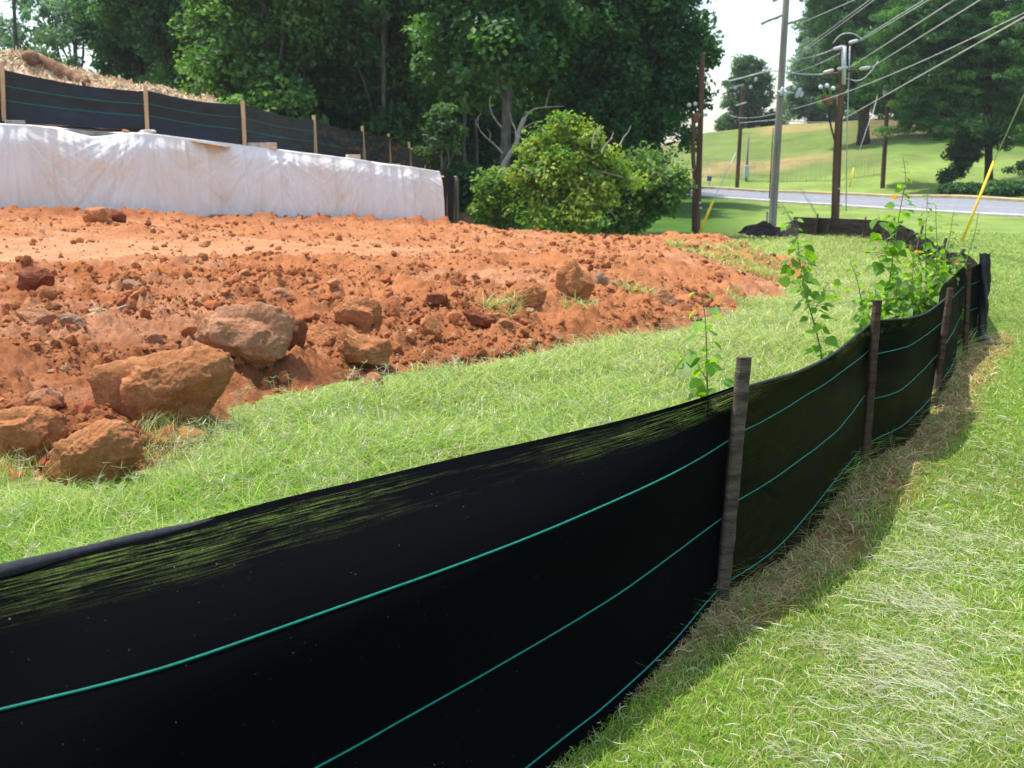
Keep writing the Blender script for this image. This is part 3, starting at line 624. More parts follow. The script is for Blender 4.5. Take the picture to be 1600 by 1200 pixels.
OUT = {248: [(132, 596), (145, 575), (192, 562), (256, 548), (316, 540), (360, 552), (367, 576), (345, 615), (318, 650), (300, 670), (250, 676), (224, 672), (170, 658), (136, 640)],
 392: [(300, 524), (318, 490), (345, 481), (400, 470), (440, 480), (458, 500), (455, 530), (440, 560), (418, 575), (398, 587), (375, 566), (335, 548), (305, 536)],
 142: [(62, 738), (75, 695), (110, 676), (160, 655), (190, 662), (216, 690), (222, 714), (205, 740), (170, 770), (110, 775), (66, 760)],
 48: [(-18, 645), (20, 636), (60, 637), (98, 650), (106, 672), (92, 708), (60, 724), (0, 726), (-20, 690)],
 562: [(524, 503), (521, 485), (540, 464), (575, 463), (598, 474), (600, 496), (590, 514), (582, 526), (560, 518), (535, 510)],
 568: [(518, 562), (522, 530), (534, 505), (555, 520), (580, 530), (608, 532), (614, 552), (602, 574), (560, 580), (530, 574)],
 462: [(438, 520), (455, 500), (476, 498), (482, 512), (472, 548), (448, 564), (438, 545)],
 50: [(22, 449), (27, 425), (45, 416), (70, 419), (83, 432), (80, 447), (62, 458), (38, 462)],
 902: [(868, 448), (871, 425), (884, 411), (897, 404), (907, 419), (923, 431), (930, 447), (920, 468), (905, 480), (884, 468)],
 822: [(788, 464), (804, 447), (830, 442), (853, 455), (851, 472), (838, 487), (812, 478)],
 52: [(22, 486), (40, 479), (66, 482), (84, 492), (80, 505), (58, 512), (34, 508)],
 112: [(86, 492), (104, 488), (128, 497), (138, 510), (120, 524), (100, 518)],
 748: [(722, 487), (740, 482), (756, 490), (774, 500), (772, 509), (752, 513), (730, 504)],
 64: [(24, 630), (44, 612), (76, 606), (98, 620), (96, 636), (60, 641)]}
def outlined_rock(poly, d, depth, rng, sub):
    poly = np.array(poly, float); c = poly.mean(0); an = np.arctan2(-(poly[:, 1]-c[1]), poly[:, 0]-c[0])
    aa = np.linspace(-math.pi, math.pi, 361); rad_ = np.zeros(361)
    for q, a in enumerate(aa):      # radius of the outline in each direction
        dx, dy = math.cos(a), -math.sin(a); best = 0
        for k in range(len(poly)):
            p1 = poly[k]-c; p2 = poly[(k+1) % len(poly)]-c; e = p2-p1; den = dx*e[1]-dy*e[0]
            if abs(den) < 1e-9: continue
            t = (p1[0]*e[1]-p1[1]*e[0])/den; u = (p1[0]*dy-p1[1]*dx)/den
            if t > 0 and -1e-6 <= u <= 1+1e-6: best = max(best, t)
        rad_[q] = best
    D, F = ICO[sub]; ph = np.arctan2(D[:, 2], D[:, 0]); rr = np.interp(ph, aa, rad_)*d/1632
    cs = np.sqrt(np.maximum(0, 1-D[:, 1]**2)); n = rng.normal(size=(12, 3)); n[:, 1] = -np.abs(n[:, 1])*1.1; n /= np.linalg.norm(n, axis=1)[:, None]; h = rng.uniform(.52, .86, 12)
    dot = D @ n.T; cut = np.where(dot > .05, h/np.maximum(dot, .05), 9).min(1); cut = -np.log(np.exp(-np.minimum(cut, 3)*45)+math.exp(-45))/45
    facing = np.clip(np.abs(D[:, 1])*2.8, 0, 1); k = 1-(1-np.minimum(cut, 1))*facing
    V = np.stack([np.cos(ph)*rr*cs**.62*k, D[:, 1]*depth*k, np.sin(ph)*rr*cs**.62*k], 1)
    sz = rr.mean(); sd_ = int(rng.integers(1000)); Q = V/sz
    nz = .16*(vn3(Q+5, 1.7, sd_)-.5)-.20*np.abs(vn3(Q+5, 3.3, sd_+3)-.5)-.13*np.abs(vn3(Q+5, 7.5, sd_+7)-.5)+.07*(vn3(Q+5, 16, sd_+9)-.5)+.05*(vn3(Q+5, 34, sd_+11)-.5)+.06
    return V*(1+nz)[:, None], F, c
for i, (px, py, w, hh, dep, mt, tl, lab) in enumerate(rocks):
    if px in OUT:
        rng = np.random.default_rng(700+i); poly = OUT[px]; by = max(p[1] for p in poly); bp_ = hit(px, by-3, dirt_base); d = bp_[1]; sw = w*d/1632
        V, F, c = outlined_rock(poly, d, sw*.36*dep, rng, 5 if w > 45 else 4); o_ = W(c[0], c[1], d+.02)+np.array([0, sw*.06, 0])
        tag(mk('boulder' if 'clod' not in lab else 'clod', V+o_, F, M_rk[mt], base=(o_[0], o_[1], bp_[2])), lab, 'rock' if 'clod' not in lab else 'clod'); continue
    rng = np.random.default_rng(500+i)
    b = hit(px, py+hh*.40, dirt_base) if px not in (582,) else hit(px, py+hh*.4, gz)
    d = b[1]; sw = w*d/1632*1.06; sh = hh*d/1632*1.10
    dims = (sw, max(sw, sh)*dep*.75, sh*1.05)
    V, F = rock_shape(5 if w > 45 else 4, dims, rng, tilt=tl, planes=9 if w > 45 else 8, rough=.075)
    k = (V[:, 2].max()-V[:, 2].min()); V[:, 2] *= sh*1.18/k; V[:, 2] -= V[:, 2].min(); kx = sw/(V[:, 0].max()-V[:, 0].min()); V[:, 0] *= kx
    b = b+np.array([0, dims[1]*.32, -sh*.14]); b[2] = min(b[2], float(dirt_base(np.array([b[0]]), np.array([b[1]]))[0])-.02) if px != 582 else b[2]
    nm = 'boulder' if w > 45 else ('clod' if 'clod' in lab or 'lump' in lab else 'stone')
    tag(mk(nm, V+b, F, M_rk[mt], base=b), lab, 'rock' if nm != 'clod' else 'clod')
# loose clods: uncountable
rng = np.random.default_rng(99)
x, y, r = scatter(120000, -44, 20, 4.2, 27, rng); s = dirt_s(x, y); rg = roughness(x, y)
dn_ = fbm(x*1.6, y*1.6, 4, 95); k = (s > -.25) & (rng.random(len(x)) < .03+(rg*sstep(.42, .60, dn_)*1.15+.05)*(1-.45*sstep(10, 16, y))) & ~((x < -1.9) & (y > wallY(x)-.2)); x, y, r, s = x[k], y[k], r[k], s[k]; n = len(x)
size = (.0052+.0056*rng.pareto(1.8, n))*np.maximum(1, r/6)**.5; size = np.minimum(size, .07)
z = dirt_full(x, y)+size*.15
D, F0 = ICO[0]; nv = len(D); Vs = []
jit = 1+.36*(rng.random((n, nv, 1))-.5)*1.6; sc3 = size[:, None, None]*rng.uniform(.6, 1.15, (n, 1, 3))
V = D[None]*jit*sc3; a = rng.uniform(0, 6.28, n); ca, sa = np.cos(a)[:, None], np.sin(a)[:, None]
V = np.stack([V[..., 0]*ca-V[..., 1]*sa, V[..., 0]*sa+V[..., 1]*ca, V[..., 2]], -1)+np.stack([x, y, z], 1)[:, None]
F = (F0[None]+(np.arange(n)*nv)[:, None, None]).reshape(-1, 3)
cc = pick(rng, n, [(.34, .125, .046), (.38, .16, .066), (.25, .085, .034), (.46, .28, .15), (.6, .52, .45)], [6, 3, 3, .35, .02])
tag(mk('clay_clods', V.reshape(-1, 3), F, M_dirt, col=np.repeat(np.clip(cc, 0, .8), nv, 0), smooth=False), 'loose red clay crumbs and pebbles scattered over the bare ground', 'clods', kind='stuff')
# stick on the bank
m = MB(); b = hit(172, 487, dirt_full); d = b[1]; p0 = W(140, 490, d); p1 = W(207, 478, d+.25)
ts = np.linspace(0, 1, 12)[:, None]; P = p0*(1-ts)+p1*ts+np.stack([0*ts[:, 0], 0*ts[:, 0], .012*np.sin(ts[:, 0]*9)], 1); P[:, 2] = np.maximum(P[:, 2], dirt_full(P[:, 0], P[:, 1])+.01)
m.tube(P, np.linspace(.022, .012, 12)*np.linspace(1.3, .8, 12), 8)
P2 = np.array([P[2], P[2]+[-.03, .03, .05], P[2]+[-.07, .05, .09]]); m.tube(P2, [.010, .007, .004], 6)
tag(m.build('stick', M_deadwood, base=p0), 'short greyish broken stick lying on the red clay at left', 'stick')

# ------------------------------------------------------------------ silt fences
def fabric_mat(name, see, top, base=(.010, .011, .012), rough=.42, spec=.5):
    m, nt, N, L, B = material(name)
    uv = N.new('ShaderNodeUVMap'); sp_ = N.new('ShaderNodeSeparateXYZ'); L.new(uv.outputs[0], sp_.inputs[0])
    mp = N.new('ShaderNodeMapping'); mp.inputs['Scale'].default_value = (4.5, 300, 1); L.new(uv.outputs[0], mp.inputs[0])
    n = nnode(N, 'ShaderNodeTexNoise', ins={'Scale': 1.0, 'Detail': 4, 'Roughness': .7}); L.new(mp.outputs[0], n.inputs[0])
    mp2 = N.new('ShaderNodeMapping'); mp2.inputs['Scale'].default_value = (.9, 16, 1); L.new(uv.outputs[0], mp2.inputs[0])
    n2 = nnode(N, 'ShaderNodeTexNoise', ins={'Scale': 1.0, 'Detail': 3, 'Roughness': .6}); L.new(mp2.outputs[0], n2.inputs[0])
    r = nnode(N, 'ShaderNodeMapRange', ins={1: .50, 2: .58, 3: 0, 4: 1}); L.new(n.outputs[0], r.inputs[0])
    r2 = nnode(N, 'ShaderNodeMapRange', ins={1: .40, 2: .58, 3: 0, 4: 1}); L.new(n2.outputs[0], r2.inputs[0])
    tm = nnode(N, 'ShaderNodeMapRange', ins={1: .865, 2: .945, 3: 0, 4: 1}); tm.interpolation_type = 'SMOOTHSTEP'; L.new(sp_.outputs[1], tm.inputs[0])
    hem = nnode(N, 'ShaderNodeMapRange', ins={1: .975, 2: .99, 3: 1, 4: 0}); L.new(sp_.outputs[1], hem.inputs[0])
    a = nnode(N, 'ShaderNodeMath', operation='MULTIPLY'); L.new(r.outputs[0], a.inputs[0]); L.new(r2.outputs[0], a.inputs[1])
    b = nnode(N, 'ShaderNodeMath', operation='MULTIPLY'); L.new(a.outputs[0], b.inputs[0]); L.new(tm.outputs[0], b.inputs[1])
    b2 = nnode(N, 'ShaderNodeMath', operation='MULTIPLY'); L.new(b.outputs[0], b2.inputs[0]); L.new(hem.outputs[0], b2.inputs[1])
    mp3 = N.new('ShaderNodeMapping'); mp3.inputs['Scale'].default_value = (1.4, 160, 1); L.new(uv.outputs[0], mp3.inputs[0])
    n3 = nnode(N, 'ShaderNodeTexNoise', ins={'Scale': 1.0, 'Detail': 2}); L.new(mp3.outputs[0], n3.inputs[0])
    sw = nnode(N, 'ShaderNodeMath', operation='MULTIPLY', ins={1: see*2}); L.new(n3.outputs[0], sw.inputs[0])
    c = nnode(N, 'ShaderNodeMath', operation='MULTIPLY_ADD', ins={1: top}); L.new(b2.outputs[0], c.inputs[0]); L.new(sw.outputs[0], c.inputs[2])
    B.inputs['Base Color'].default_value = (*base, 1); B.inputs['Roughness'].default_value = rough; B.inputs['Specular IOR Level'].default_value = spec
    bp = nnode(N, 'ShaderNodeBump', ins={'Strength': .5, 'Distance': .002}); L.new(n.outputs[0], bp.inputs['Height']); L.new(bp.outputs[0], B.inputs['Normal'])
    # pale dust flecks on the cloth
    tc = N.new('ShaderNodeTexCoord'); n4 = nnode(N, 'ShaderNodeTexNoise', ins={'Scale': 120, 'Detail': 2}); L.new(tc.outputs['Object'], n4.inputs[0])
    fr = ramp(N, [(.745, base), (.80, (.16, .15, .13))]); L.new(n4.outputs[0], fr.inputs[0]); L.new(fr.outputs[0], B.inputs['Base Color'])
    t = N.new('ShaderNodeBsdfTransparent'); s = N.new('ShaderNodeMixShader'); L.new(c.outputs[0], s.inputs[0]); L.new(B.outputs[0], s.inputs[1]); L.new(t.outputs[0], s.inputs[2])
    L.new(s.outputs[0], N['Material Output'].inputs[0]); return m
M_fabA = fabric_mat('black woven geotextile', .0, .42, base=(.0022, .0024, .003), rough=.6, spec=.008)
M_fabB = fabric_mat('thin black woven geotextile', .016, .16, base=(.003, .004, .003), rough=.6, spec=.008)
M_fabU = fabric_mat('new black geotextile', .0, .0, base=(.009, .010, .015), rough=.46, spec=.4)
M_fabF = fabric_mat('old brown-black geotextile', .0, .0, base=(.018, .014, .013), rough=.8, spec=.15)
M_thread = noisy('green edge cord', (.0, .145, .105), (.0, .22, .165), 60, .6, .4, 300, .3, dist=.002)
def catmull(P, n):
    P = np.asarray(P, float); P = np.vstack([2*P[0]-P[1], P, 2*P[-1]-P[-2]]); m = len(P)-3
    t = np.linspace(0, m-1e-9, n*4); i = t.astype(int); f = (t-i)[:, None]
    a, b, c, d = P[i], P[i+1], P[i+2], P[i+3]
    Q = .5*((2*b)+(-a+c)*f+(2*a-5*b+4*c-d)*f*f+(-a+3*b-3*c+d)*f**3)
    L = np.concatenate([[0], np.cumsum(np.linalg.norm(np.diff(Q, axis=0), axis=1))]); s = np.linspace(0, L[-1], n)
    return np.stack([np.interp(s, L, Q[:, k]) for k in range(Q.shape[1])], 1), L[-1]
def panel(rows, parent, mat, u0=0.0, nu=90, nv=44, threads=(1, 2, 3), tw=.0056, seed=0, wr=.006, vlev=None, hem=True, tmat=None):
    """rows: 3D polylines from top to ground, lofted into cloth with cords woven in"""
    R = []; Ls = []
    for r_ in rows:
        q, l = catmull(r_, nu); R.append(q); Ls.append(l)
    R = np.array(R); k = len(R); S = []
    seg = np.linspace(0, k-1, nv)
    for u in range(nu):
        Pp = np.vstack([2*R[0, u]-R[1, u], R[:, u], 2*R[-1, u]-R[-2, u]]); i = np.minimum(seg.astype(int), k-2); f = (seg-i)[:, None]
        a, b, c, d = Pp[i], Pp[i+1], Pp[i+2], Pp[i+3]; S.append(.5*((2*b)+(-a+c)*f+(2*a-5*b+4*c-d)*f*f+(-a+3*b-3*c+d)*f**3))
    S = np.array(S); L = Ls[1]; uu = u0+np.linspace(0, L, nu)[:, None]*np.ones((1, nv)); vv = 1-seg/(k-1)*np.ones((nu, 1))
    nrm = np.cross(np.gradient(S, axis=0), np.gradient(S, axis=1)); nrm /= np.linalg.norm(nrm, axis=2)[..., None]+1e-9
    if nrm[..., 1].mean() > 0: nrm = -nrm
    ends = np.sin(np.linspace(0, math.pi, nu))[:, None]**.5
    S = S+nrm*((fbm(uu*2.2, vv*5, 3, 300+seed)-.5)*wr*2.5*ends+(fbm(uu*1.2+9, vv*22, 2, 310+seed)-.5)*wr*ends*.7)[..., None]
    V = S.reshape(-1, 3); uvs = np.stack([uu, vv], -1).reshape(-1, 2)
    cloth = mk('fabric_panel', V, grid_faces(nu, nv), mat, parent, uv=uvs)
    if hem:
        m = MB(); T = S[:, 0]; N_ = nrm[:, 0]; e = 0.010
        prof = [(.0, .003), (e*.8, .004), (e*1.2, 0), (e*.8, -.004), (0, -.003)]
    for t in threads:
        j = int(round(t*(nv-1)/(k-1))); T = S[:, j]; N_ = nrm[:, j]; up = S[:, max(j-1, 0)]-S[:, min(j+1, nv-1)]; up /= np.linalg.norm(up, axis=1)[:, None]
        hw = tw/2; prof = np.stack([T+N_*.0015+up*hw, T+N_*.004+up*hw*.5, T+N_*.004-up*hw*.5, T+N_*.0015-up*hw], 1)
        mk('thread', prof.reshape(-1, 3), grid_faces(nu, 4), tmat or M_thread, cloth)
    return cloth, u0+L
def stake(parent, base, top, w, dthick, mat, yaw, seed=0, dark=None):
    base = np.asarray(base, float); top = np.asarray(top, float); rr = np.random.default_rng(seed); m = MB(); n = 22
    ax = rotz(yaw)[:, 0]; ay = rotz(yaw)[:, 1]; zs = np.linspace(0, 1, n); hw, hd = w/2, dthick/2; V = []
    for z_ in zs:
        c = base*(1-z_)+top*z_; jx = rr.normal(0, .0009); bl = .12*w
        ring = [(-hw+bl, -hd), (hw-bl, -hd), (hw, -hd+bl), (hw, hd-bl), (hw-bl, hd), (-hw+bl, hd), (-hw, hd-bl), (-hw, -hd+bl)]
        V += [c+ax*(a+jx+rr.normal(0, .0006))+ay*(b+rr.normal(0, .0006)) for a, b in ring]
    for g_ in (1.0,):
        c = top+np.array([0, 0, .003]); V += [c]
    V = np.array(V); i = np.arange(n-1)[:, None]*8; j = np.arange(8)[None]; j2 = (j+1) % 8; Q = np.stack([i+j, i+j2, i+8+j2, i+8+j], -1).reshape(-1, 4)
    T = [(len(V)-1, (n-1)*8+q, (n-1)*8+(q+1) % 8) for q in range(8)]
    return mk('stake', V, [Q, np.array(T)], mat, parent, smooth=False)
def rowpx(pts, z0, z1, sag=0):
    out = []; n = len(pts)
    for i, (a, b) in enumerate(pts):
        t = i/(n-1); out.append(Wz(a, b, z0*(1-t)+z1*t-sag*math.sin(math.pi*t)))
    return np.array(out)
near = thing('silt_fence', (P1b[0], P1b[1], 0), 'long black silt fence with weathered stakes running from lower left corner across the lawn', 'fence')
# panel ending at the nearest stake
tA = rowpx([(0, 886), (150, 849), (300, 815), (450, 776), (600, 741), (750, 707), (900, 673), (1050, 635), (1158, 600)], .80, .83, .03)
sA1 = rowpx([(0, 1104), (250, 1041), (500, 955), (750, 866), (900, 806), (1050, 738), (1153, 677)], .60, .63)
sA2 = rowpx([(480, 1198), (640, 1111), (800, 1021), (960, 925), (1050, 862), (1143, 794)], .30, .33)
sA3 = rowpx([(830, 1196), (950, 1101), (1050, 1005), (1100, 946), (1131, 912)], .03, .03)
PL = np.array([-1.32, 2.22])
def ext(row, z, off=(0, 0)): return np.vstack([[PL[0]+off[0], PL[1]+off[1], z], row])
def ext2(row, z, X_):
    a, b = row[0], row[1]; k = (X_-a[0])/(b[0]-a[0]); p = a+(b-a)*k*.999; p[2] = z; return np.vstack([p, row])
tA = ext2(tA, .82, -1.30); sA1 = ext2(sA1, .60, -1.28); sA2 = ext2(sA2, .30, -1.27); sA3 = ext2(sA3, .03, -1.25)
PL = (tA[0, :2]+sA1[0, :2])/2
gA = sA3.copy(); gA[:, 2] = -.05; gA[1:-1, :2] += np.array([.02, -.02])
_, u_ = panel([tA, sA1, sA2, sA3, gA], near, M_fabA, 0, 150, 60, seed=1)
hq, _ = catmull(tA, 120); mh = MB(); tt_ = np.linspace(0, 1, 120); mh.tube(hq-np.array([0, 0, .012]), (.014*(1-sstep(.05, .5, tt_))+.0035)*(1+.12*np.sin(tt_*60)), 12)
mk_h = mh.build('rolled_hem', noisy('folded geotextile hem', (.010, .011, .015), (.026, .028, .036), 60, .55, .9, 500, .25, dist=.003), near)
tB = rowpx([(1154, 606), (1205, 592), (1250, 578), (1300, 553), (1340, 521), (1370, 498)], .83, .79)
sB1 = rowpx([(1148, 681), (1205, 652), (1250, 624), (1310, 587), (1364, 542)], .63, .625)
sB2 = rowpx([(1138, 795), (1200, 757), (1250, 722), (1310, 674), (1358, 611)], .33, .37)
sB3 = rowpx([(1126, 914), (1185, 876), (1230, 838), (1290, 768), (1352, 690)], .035, .08)
gB = sB3.copy(); gB[:, 2] = -.04; gB[1:-1, :2] += np.array([.02, -.02])
_, u_ = panel([tB, sB1, sB2, sB3, gB], near, M_fabB, u_, 90, 50, seed=2)
hq, _ = catmull(tB, 60); mh = MB(); mh.tube(hq-np.array([0, 0, .004]), .006, 8); mh.build('rolled_hem', bpy.data.materials['folded geotextile hem'], near)
tC = rowpx([(1366, 500), (1400, 498), (1425, 495), (1450, 486), (1478, 465)], .80, .77)
sC1 = rowpx([(1361, 553), (1400, 545), (1430, 534), (1472, 503)], .625, .60)
sC2 = rowpx([(1355, 621), (1390, 613), (1420, 596), (1466, 550)], .375, .36)
sC3 = rowpx([(1348, 696), (1390, 676), (1420, 658), (1455, 622)], .085, .08)
gC = sC3.copy(); gC[:, 2] = -.04; gC[1:-1, :2] += np.array([.02, -.01])
_, u_ = panel([tC, sC1, sC2, sC3, gC], near, M_fabB, u_, 70, 44, seed=3)
hq, _ = catmull(tC, 60); mh = MB(); mh.tube(hq-np.array([0, 0, .004]), .006, 8); mh.build('rolled_hem', bpy.data.materials['folded geotextile hem'], near)
def interp_panel(Pa, Pb, zt, bow, u_, seed, mat=M_fabB):
    Pa = np.array(Pa); Pb = np.array(Pb); rows = []
    for (z, bw) in zip(zt, bow):
        r_ = []
        for t in np.linspace(0, 1, 5):
            p = Pa*(1-t)+Pb*t; nn = np.array([Pb[1]-Pa[1], -(Pb[0]-Pa[0])]); nn = nn/np.linalg.norm(nn); s_ = math.sin(math.pi*t)
            zz = z-(.05*s_ if z > .7 else .02*s_ if z > .5 else 0); r_.append([*(p+nn*bw*s_), zz])
        rows.append(np.array(r_))
    return panel(rows, near, mat, u_, 50, 36, seed=seed)
nb = np.array([-.055, .035])
_, u_ = interp_panel(P3b+nb*.3, P4b+nb, [.79, .60, .34, .07, -.04], [-.06, -.03, .02, .05, .05], u_, 4)
_, u_ = interp_panel(P4b+nb, P5b+nb*.5, [.78, .60, .34, .07, -.04], [-.04, -.03, -.01, .0, .0], u_, 5)
prevr = [np.array([[-3.0, .3-k_*.05, z_], [-2.15, float(r_[0][1]*.5+.12), z_-.01], r_[0]]) for k_, (z_, r_) in enumerate(((.82, tA), (.60, sA1), (.31, sA2), (.03, sA3), (-.05, gA)))]
panel(prevr, near, M_fabA, 0, 50, 36, seed=6)
def stk(px, pyb, pyt, pxt, w, mat, yaw, seed, zb=-.12, dy=-.045):
    b = Wz(px, pyb, 0); d = b[1]; t = W(pxt, pyt, d); b2 = b+(b-t)*.13
    stake(near, b2, t, w, .03, mat, yaw, seed); return b, t
stk(1128, 934, 558, 1163, .054, M_stake, .25, 1)
stk(1351, 724, 469, 1371, .048, M_staked, .3, 2)
stk(1460, 630, 450, 1485, .045, M_staked, .3, 3)
stk(1508, 549, 412, 1514, .045, M_staked, .2, 4)
b5, t5 = stk(1530, 531, 396, 1538, .04, M_staked, .2, 5)
stake(near, (PL[0], PL[1]-.16, -.2), (PL[0]-.02, PL[1]-.10, .92), .05, .035, M_stake, .7, 6)
stake(near, (-3.0, .22, -.2), (-3.02, .24, .92), .05, .035, M_stake, .7, 7)
# black cloth bunched round the last stake
rr = np.random.default_rng(3); m = MB(); n = 46; k = 16; V = []
for i in range(n):
    t = i/(n-1); c = (b5*(1-t)+t5*t)*1.0; c = c+np.array([.012, -.012, 0])
    for j in range(k):
        a = j*2*math.pi/k; R_ = .034+.020*vn(np.array([t*7+j*.0]), np.array([math.sin(a)*2+3]), 5)[0]+.012*math.sin(a*3+t*12)+(.05 if t < .08 else 0)*(1-t/.08 if t < .08 else 0)
        V.append(c+np.array([math.cos(a)*R_, math.sin(a)*R_, .01*math.sin(a*5)]))
i = np.arange(n-1)[:, None]*k; j = np.arange(k)[None]; j2 = (j+1) % k
mk('fabric_bundle', np.array(V), np.stack([i+j, i+j2, i+k+j2, i+k+j], -1).reshape(-1, 4), M_fabU, near, uv=np.zeros((n*k, 2)))

# far silt fence beyond the weeds
farf = thing('silt_fence', (far_pts[-1][0], far_pts[-1][1], -.7), 'sagging brown-black silt fence beyond the weeds at the foot of the brown pole', 'fence')
rt, r1, r2, r3 = [], [], [], []
for (a, b, d) in far_st:
    p = W(a, b, d); g = float(G(np.array([p[0]]), np.array([d]))[0])
    rt.append(p); r1.append([p[0]-.01, d-.05, g+(p[2]-g)*.66]); r2.append([p[0], d-.08, g+(p[2]-g)*.33]); r3.append([p[0], d-.1, g-.05])
panel([np.array(q) for q in (rt, r1, r2, r3)], farf, M_fabF, 0, 260, 26, threads=(1, 2), tw=.012, seed=11, wr=.035)
def far_stake(px, pyt, d, pxb=None, w=.05, mat=M_stake, h=None):
    t = W(px, pyt, d); g = float(G(np.array([t[0]]), np.array([d]))[0]); b = np.array([U(pxb or px)*d, d, g-.1]); stake(farf, b, t, w, .04, mat, .2, int(px))
for a in ((1278, 334, 40, None), (1353, 339, 36, None), (1442, 352, 24, 1438), (1505, 389, 13.5, 1503), (1478, 372, 18.2, 1476), (1398, 338, 31, None)): far_stake(*a)
far_stake(1301, 337, 38.6, 1298, .12, M_cable)
# collapsed heap of the same cloth
heap = thing('silt_fence', (U(1195)*39, 39, -.4), 'collapsed heap of black silt fence cloth behind the clay beside the grey pole', 'fence')
hs = [(1155, 364, 364), (1168, 352, 366), (1185, 347, 368), (1200, 350, 368), (1212, 356, 370), (1226, 352, 370), (1238, 346, 372), (1246, 340, 374)]
a = [W(p, t, 38.5) for p, t, b in hs]; q1 = [W(p, t, 38.5)*[1, 1, 0]+[0, -.35, (W(p, t, 38.5)[2]+W(p, b, 37.6)[2])/2] for p, t, b in hs]; q2 = [W(p, b, 37.6) for p, t, b in hs]
bk = [W(p, t, 38.5)*[1, 1, 0]+[0, .5, W(p, b, 38.5)[2]] for p, t, b in hs]
panel([np.array(q) for q in (bk, a, q1, q2)], heap, M_fabF, 0, 90, 30, threads=(), seed=13, wr=.10)
far_g = [(1199, 331, 39.3), (1206, 342, 39.2)]
for a_, b_, d_ in far_g:
    t = W(a_, b_, d_); stake(heap, [t[0], d_, -.9], t, .07, .04, M_boardg, .2, int(a_))

# upper silt fence on the terrace
st_up = [(-120, 92, 183, 21.4), (5, 97, 191, 22), (229, 134, 206, 23), (381, 157, 229, 24), (492, 180, 242, 27), (568, 197, 248, 31), (609, 209, 255, 34.5), (641, 222, 262, 38), (671, 232, 266, 42), (684, 240, 272, 45)]
upper = thing('silt_fence', W(229, 206, 23), 'taut black silt fence with pale new wooden stakes on the terrace above the sheeted wall', 'fence')
for i, (px, yt, yb, d) in enumerate(st_up):
    t = W(px-2, yt, d); b = W(px+2, yb+12, d); stake(upper, b, t, .085 if i < 5 else .08, .05, M_stakenew, 0, 40+i)
topl = {0: (94, 110), 1: (109, 109), 2: (143, 141), 3: (163, 163), 4: (187, 187), 5: (205, 205), 6: (213, 216), 7: (232, 232), 8: (238, 238), 9: (246, 246)}
u_ = 0
for i in range(len(st_up)-1):
    A_, B_ = st_up[i], st_up[i+1]; ya, yb2 = topl[i][1] if i else 94, topl[i+1][0]
    rows = []
    n_ = 6; zb_a, zb_b = A_[2]+16, B_[2]+16
    for f in (0, .26, .5, .75, 1.0):
        r_ = []
        for q in range(n_):
            t = q/(n_-1); d = A_[3]*(1-t)+B_[3]*t-.05; px = A_[0]*(1-t)+B_[0]*t
            # interpolate in the world, not in the picture
            pa = W(A_[0], ya*(1-f)+zb_a*f, A_[3]); pb = W(B_[0], yb2*(1-f)+zb_b*f, B_[3]); p = pa*(1-t)+pb*t
            sg = math.sin(math.pi*t); p = p+np.array([0, .05-.10*sg*f+(.06*sg if f < .6 else -.05*sg), -.07*sg*(1-f)]); r_.append(p)
        rows.append(np.array(r_))
    _, u_ = panel(rows, upper, M_fabU, u_, 60, 30, threads=(1, 2), tw=.013, seed=20+i, wr=.03 if i < 4 else .08)

# ------------------------------------------------------------------ sheeted wall
XL, YL, XR, YR = -16.5, 21+(-16.5+10.3)*.717, U(685)*27, 27.0
dirn = np.array([XR-XL, YR-YL]); LEN = np.linalg.norm(dirn); dirn /= LEN; nin = np.array([-dirn[1], dirn[0]]); nout = -nin
def walltop(px): return np.interp(px, [-400, 0, 100, 240, 410, 560, 640, 685], [170, 196, 200, 211, 232, 250, 261, 268])
def s_of_px(px):   # where the wall line meets that column
    u = U(px); t = (u*YL-XL)/(dirn[0]-u*dirn[1]); return t
pxg = np.linspace(-400, 685, 600); sg_ = s_of_px(pxg); topz = np.array([zp(walltop(p), YL+s_*dirn[1]) for p, s_ in zip(pxg, sg_)])
def wt(s): return np.interp(s, sg_, topz)
def px_at(s): X_, Y_ = XL+s*dirn[0], YL+s*dirn[1]; return 800+1632*X_/Y_
ret = thing('retaining_wall', (XR, YR, 0), 'grey block retaining wall whose end shows beside the white sheet', 'wall')
ss = np.linspace(0, LEN-.05, 120); V = []
for s in ss:
    p = np.array([XL+s*dirn[0], YL+s*dirn[1]])+nin*.06; q = p+nin*.25; z = wt(s)-.04
    V += [[*p, -.4], [*p, z], [*q, z], [*q, -.4]]
V = np.array(V); nS = len(ss); F = grid_faces(nS, 4); caps = np.array([[0, 1, 2, 3], [(nS-1)*4+3, (nS-1)*4+2, (nS-1)*4+1, (nS-1)*4]])
mk('wall', V, [np.vstack([F, caps])], M_block, ret, smooth=False)
m = MB(); side0 = np.array([XR, YR])+nin*.05; side1 = np.array([U(709)*31, 31.0])
dd = side1-side0; Ls_ = np.linalg.norm(dd); yaw = math.atan2(dd[1], dd[0]); mid_ = (side0+side1)/2
m.box((mid_[0], mid_[1], .45), (Ls_, .2, 2.0), rotz(yaw), .02); mk_side = m.build('end_wall', noisy('stained end wall', (.10, .065, .045), (.22, .15, .10), 1.5, .95, .4, 12, .1), ret, smooth=False)
m = MB(); m.box((side1[0], side1[1], .5), (.22, .22, 2.05), rotz(yaw), .01); m.build('end_post', M_boardg, ret, smooth=False)
m = MB(); m.box((side1[0]-.06, side1[1]-.05, 1.55), (.5, .3, .10), rotz(yaw+.1), .01); m.build('cap_board', M_board, ret, smooth=False)
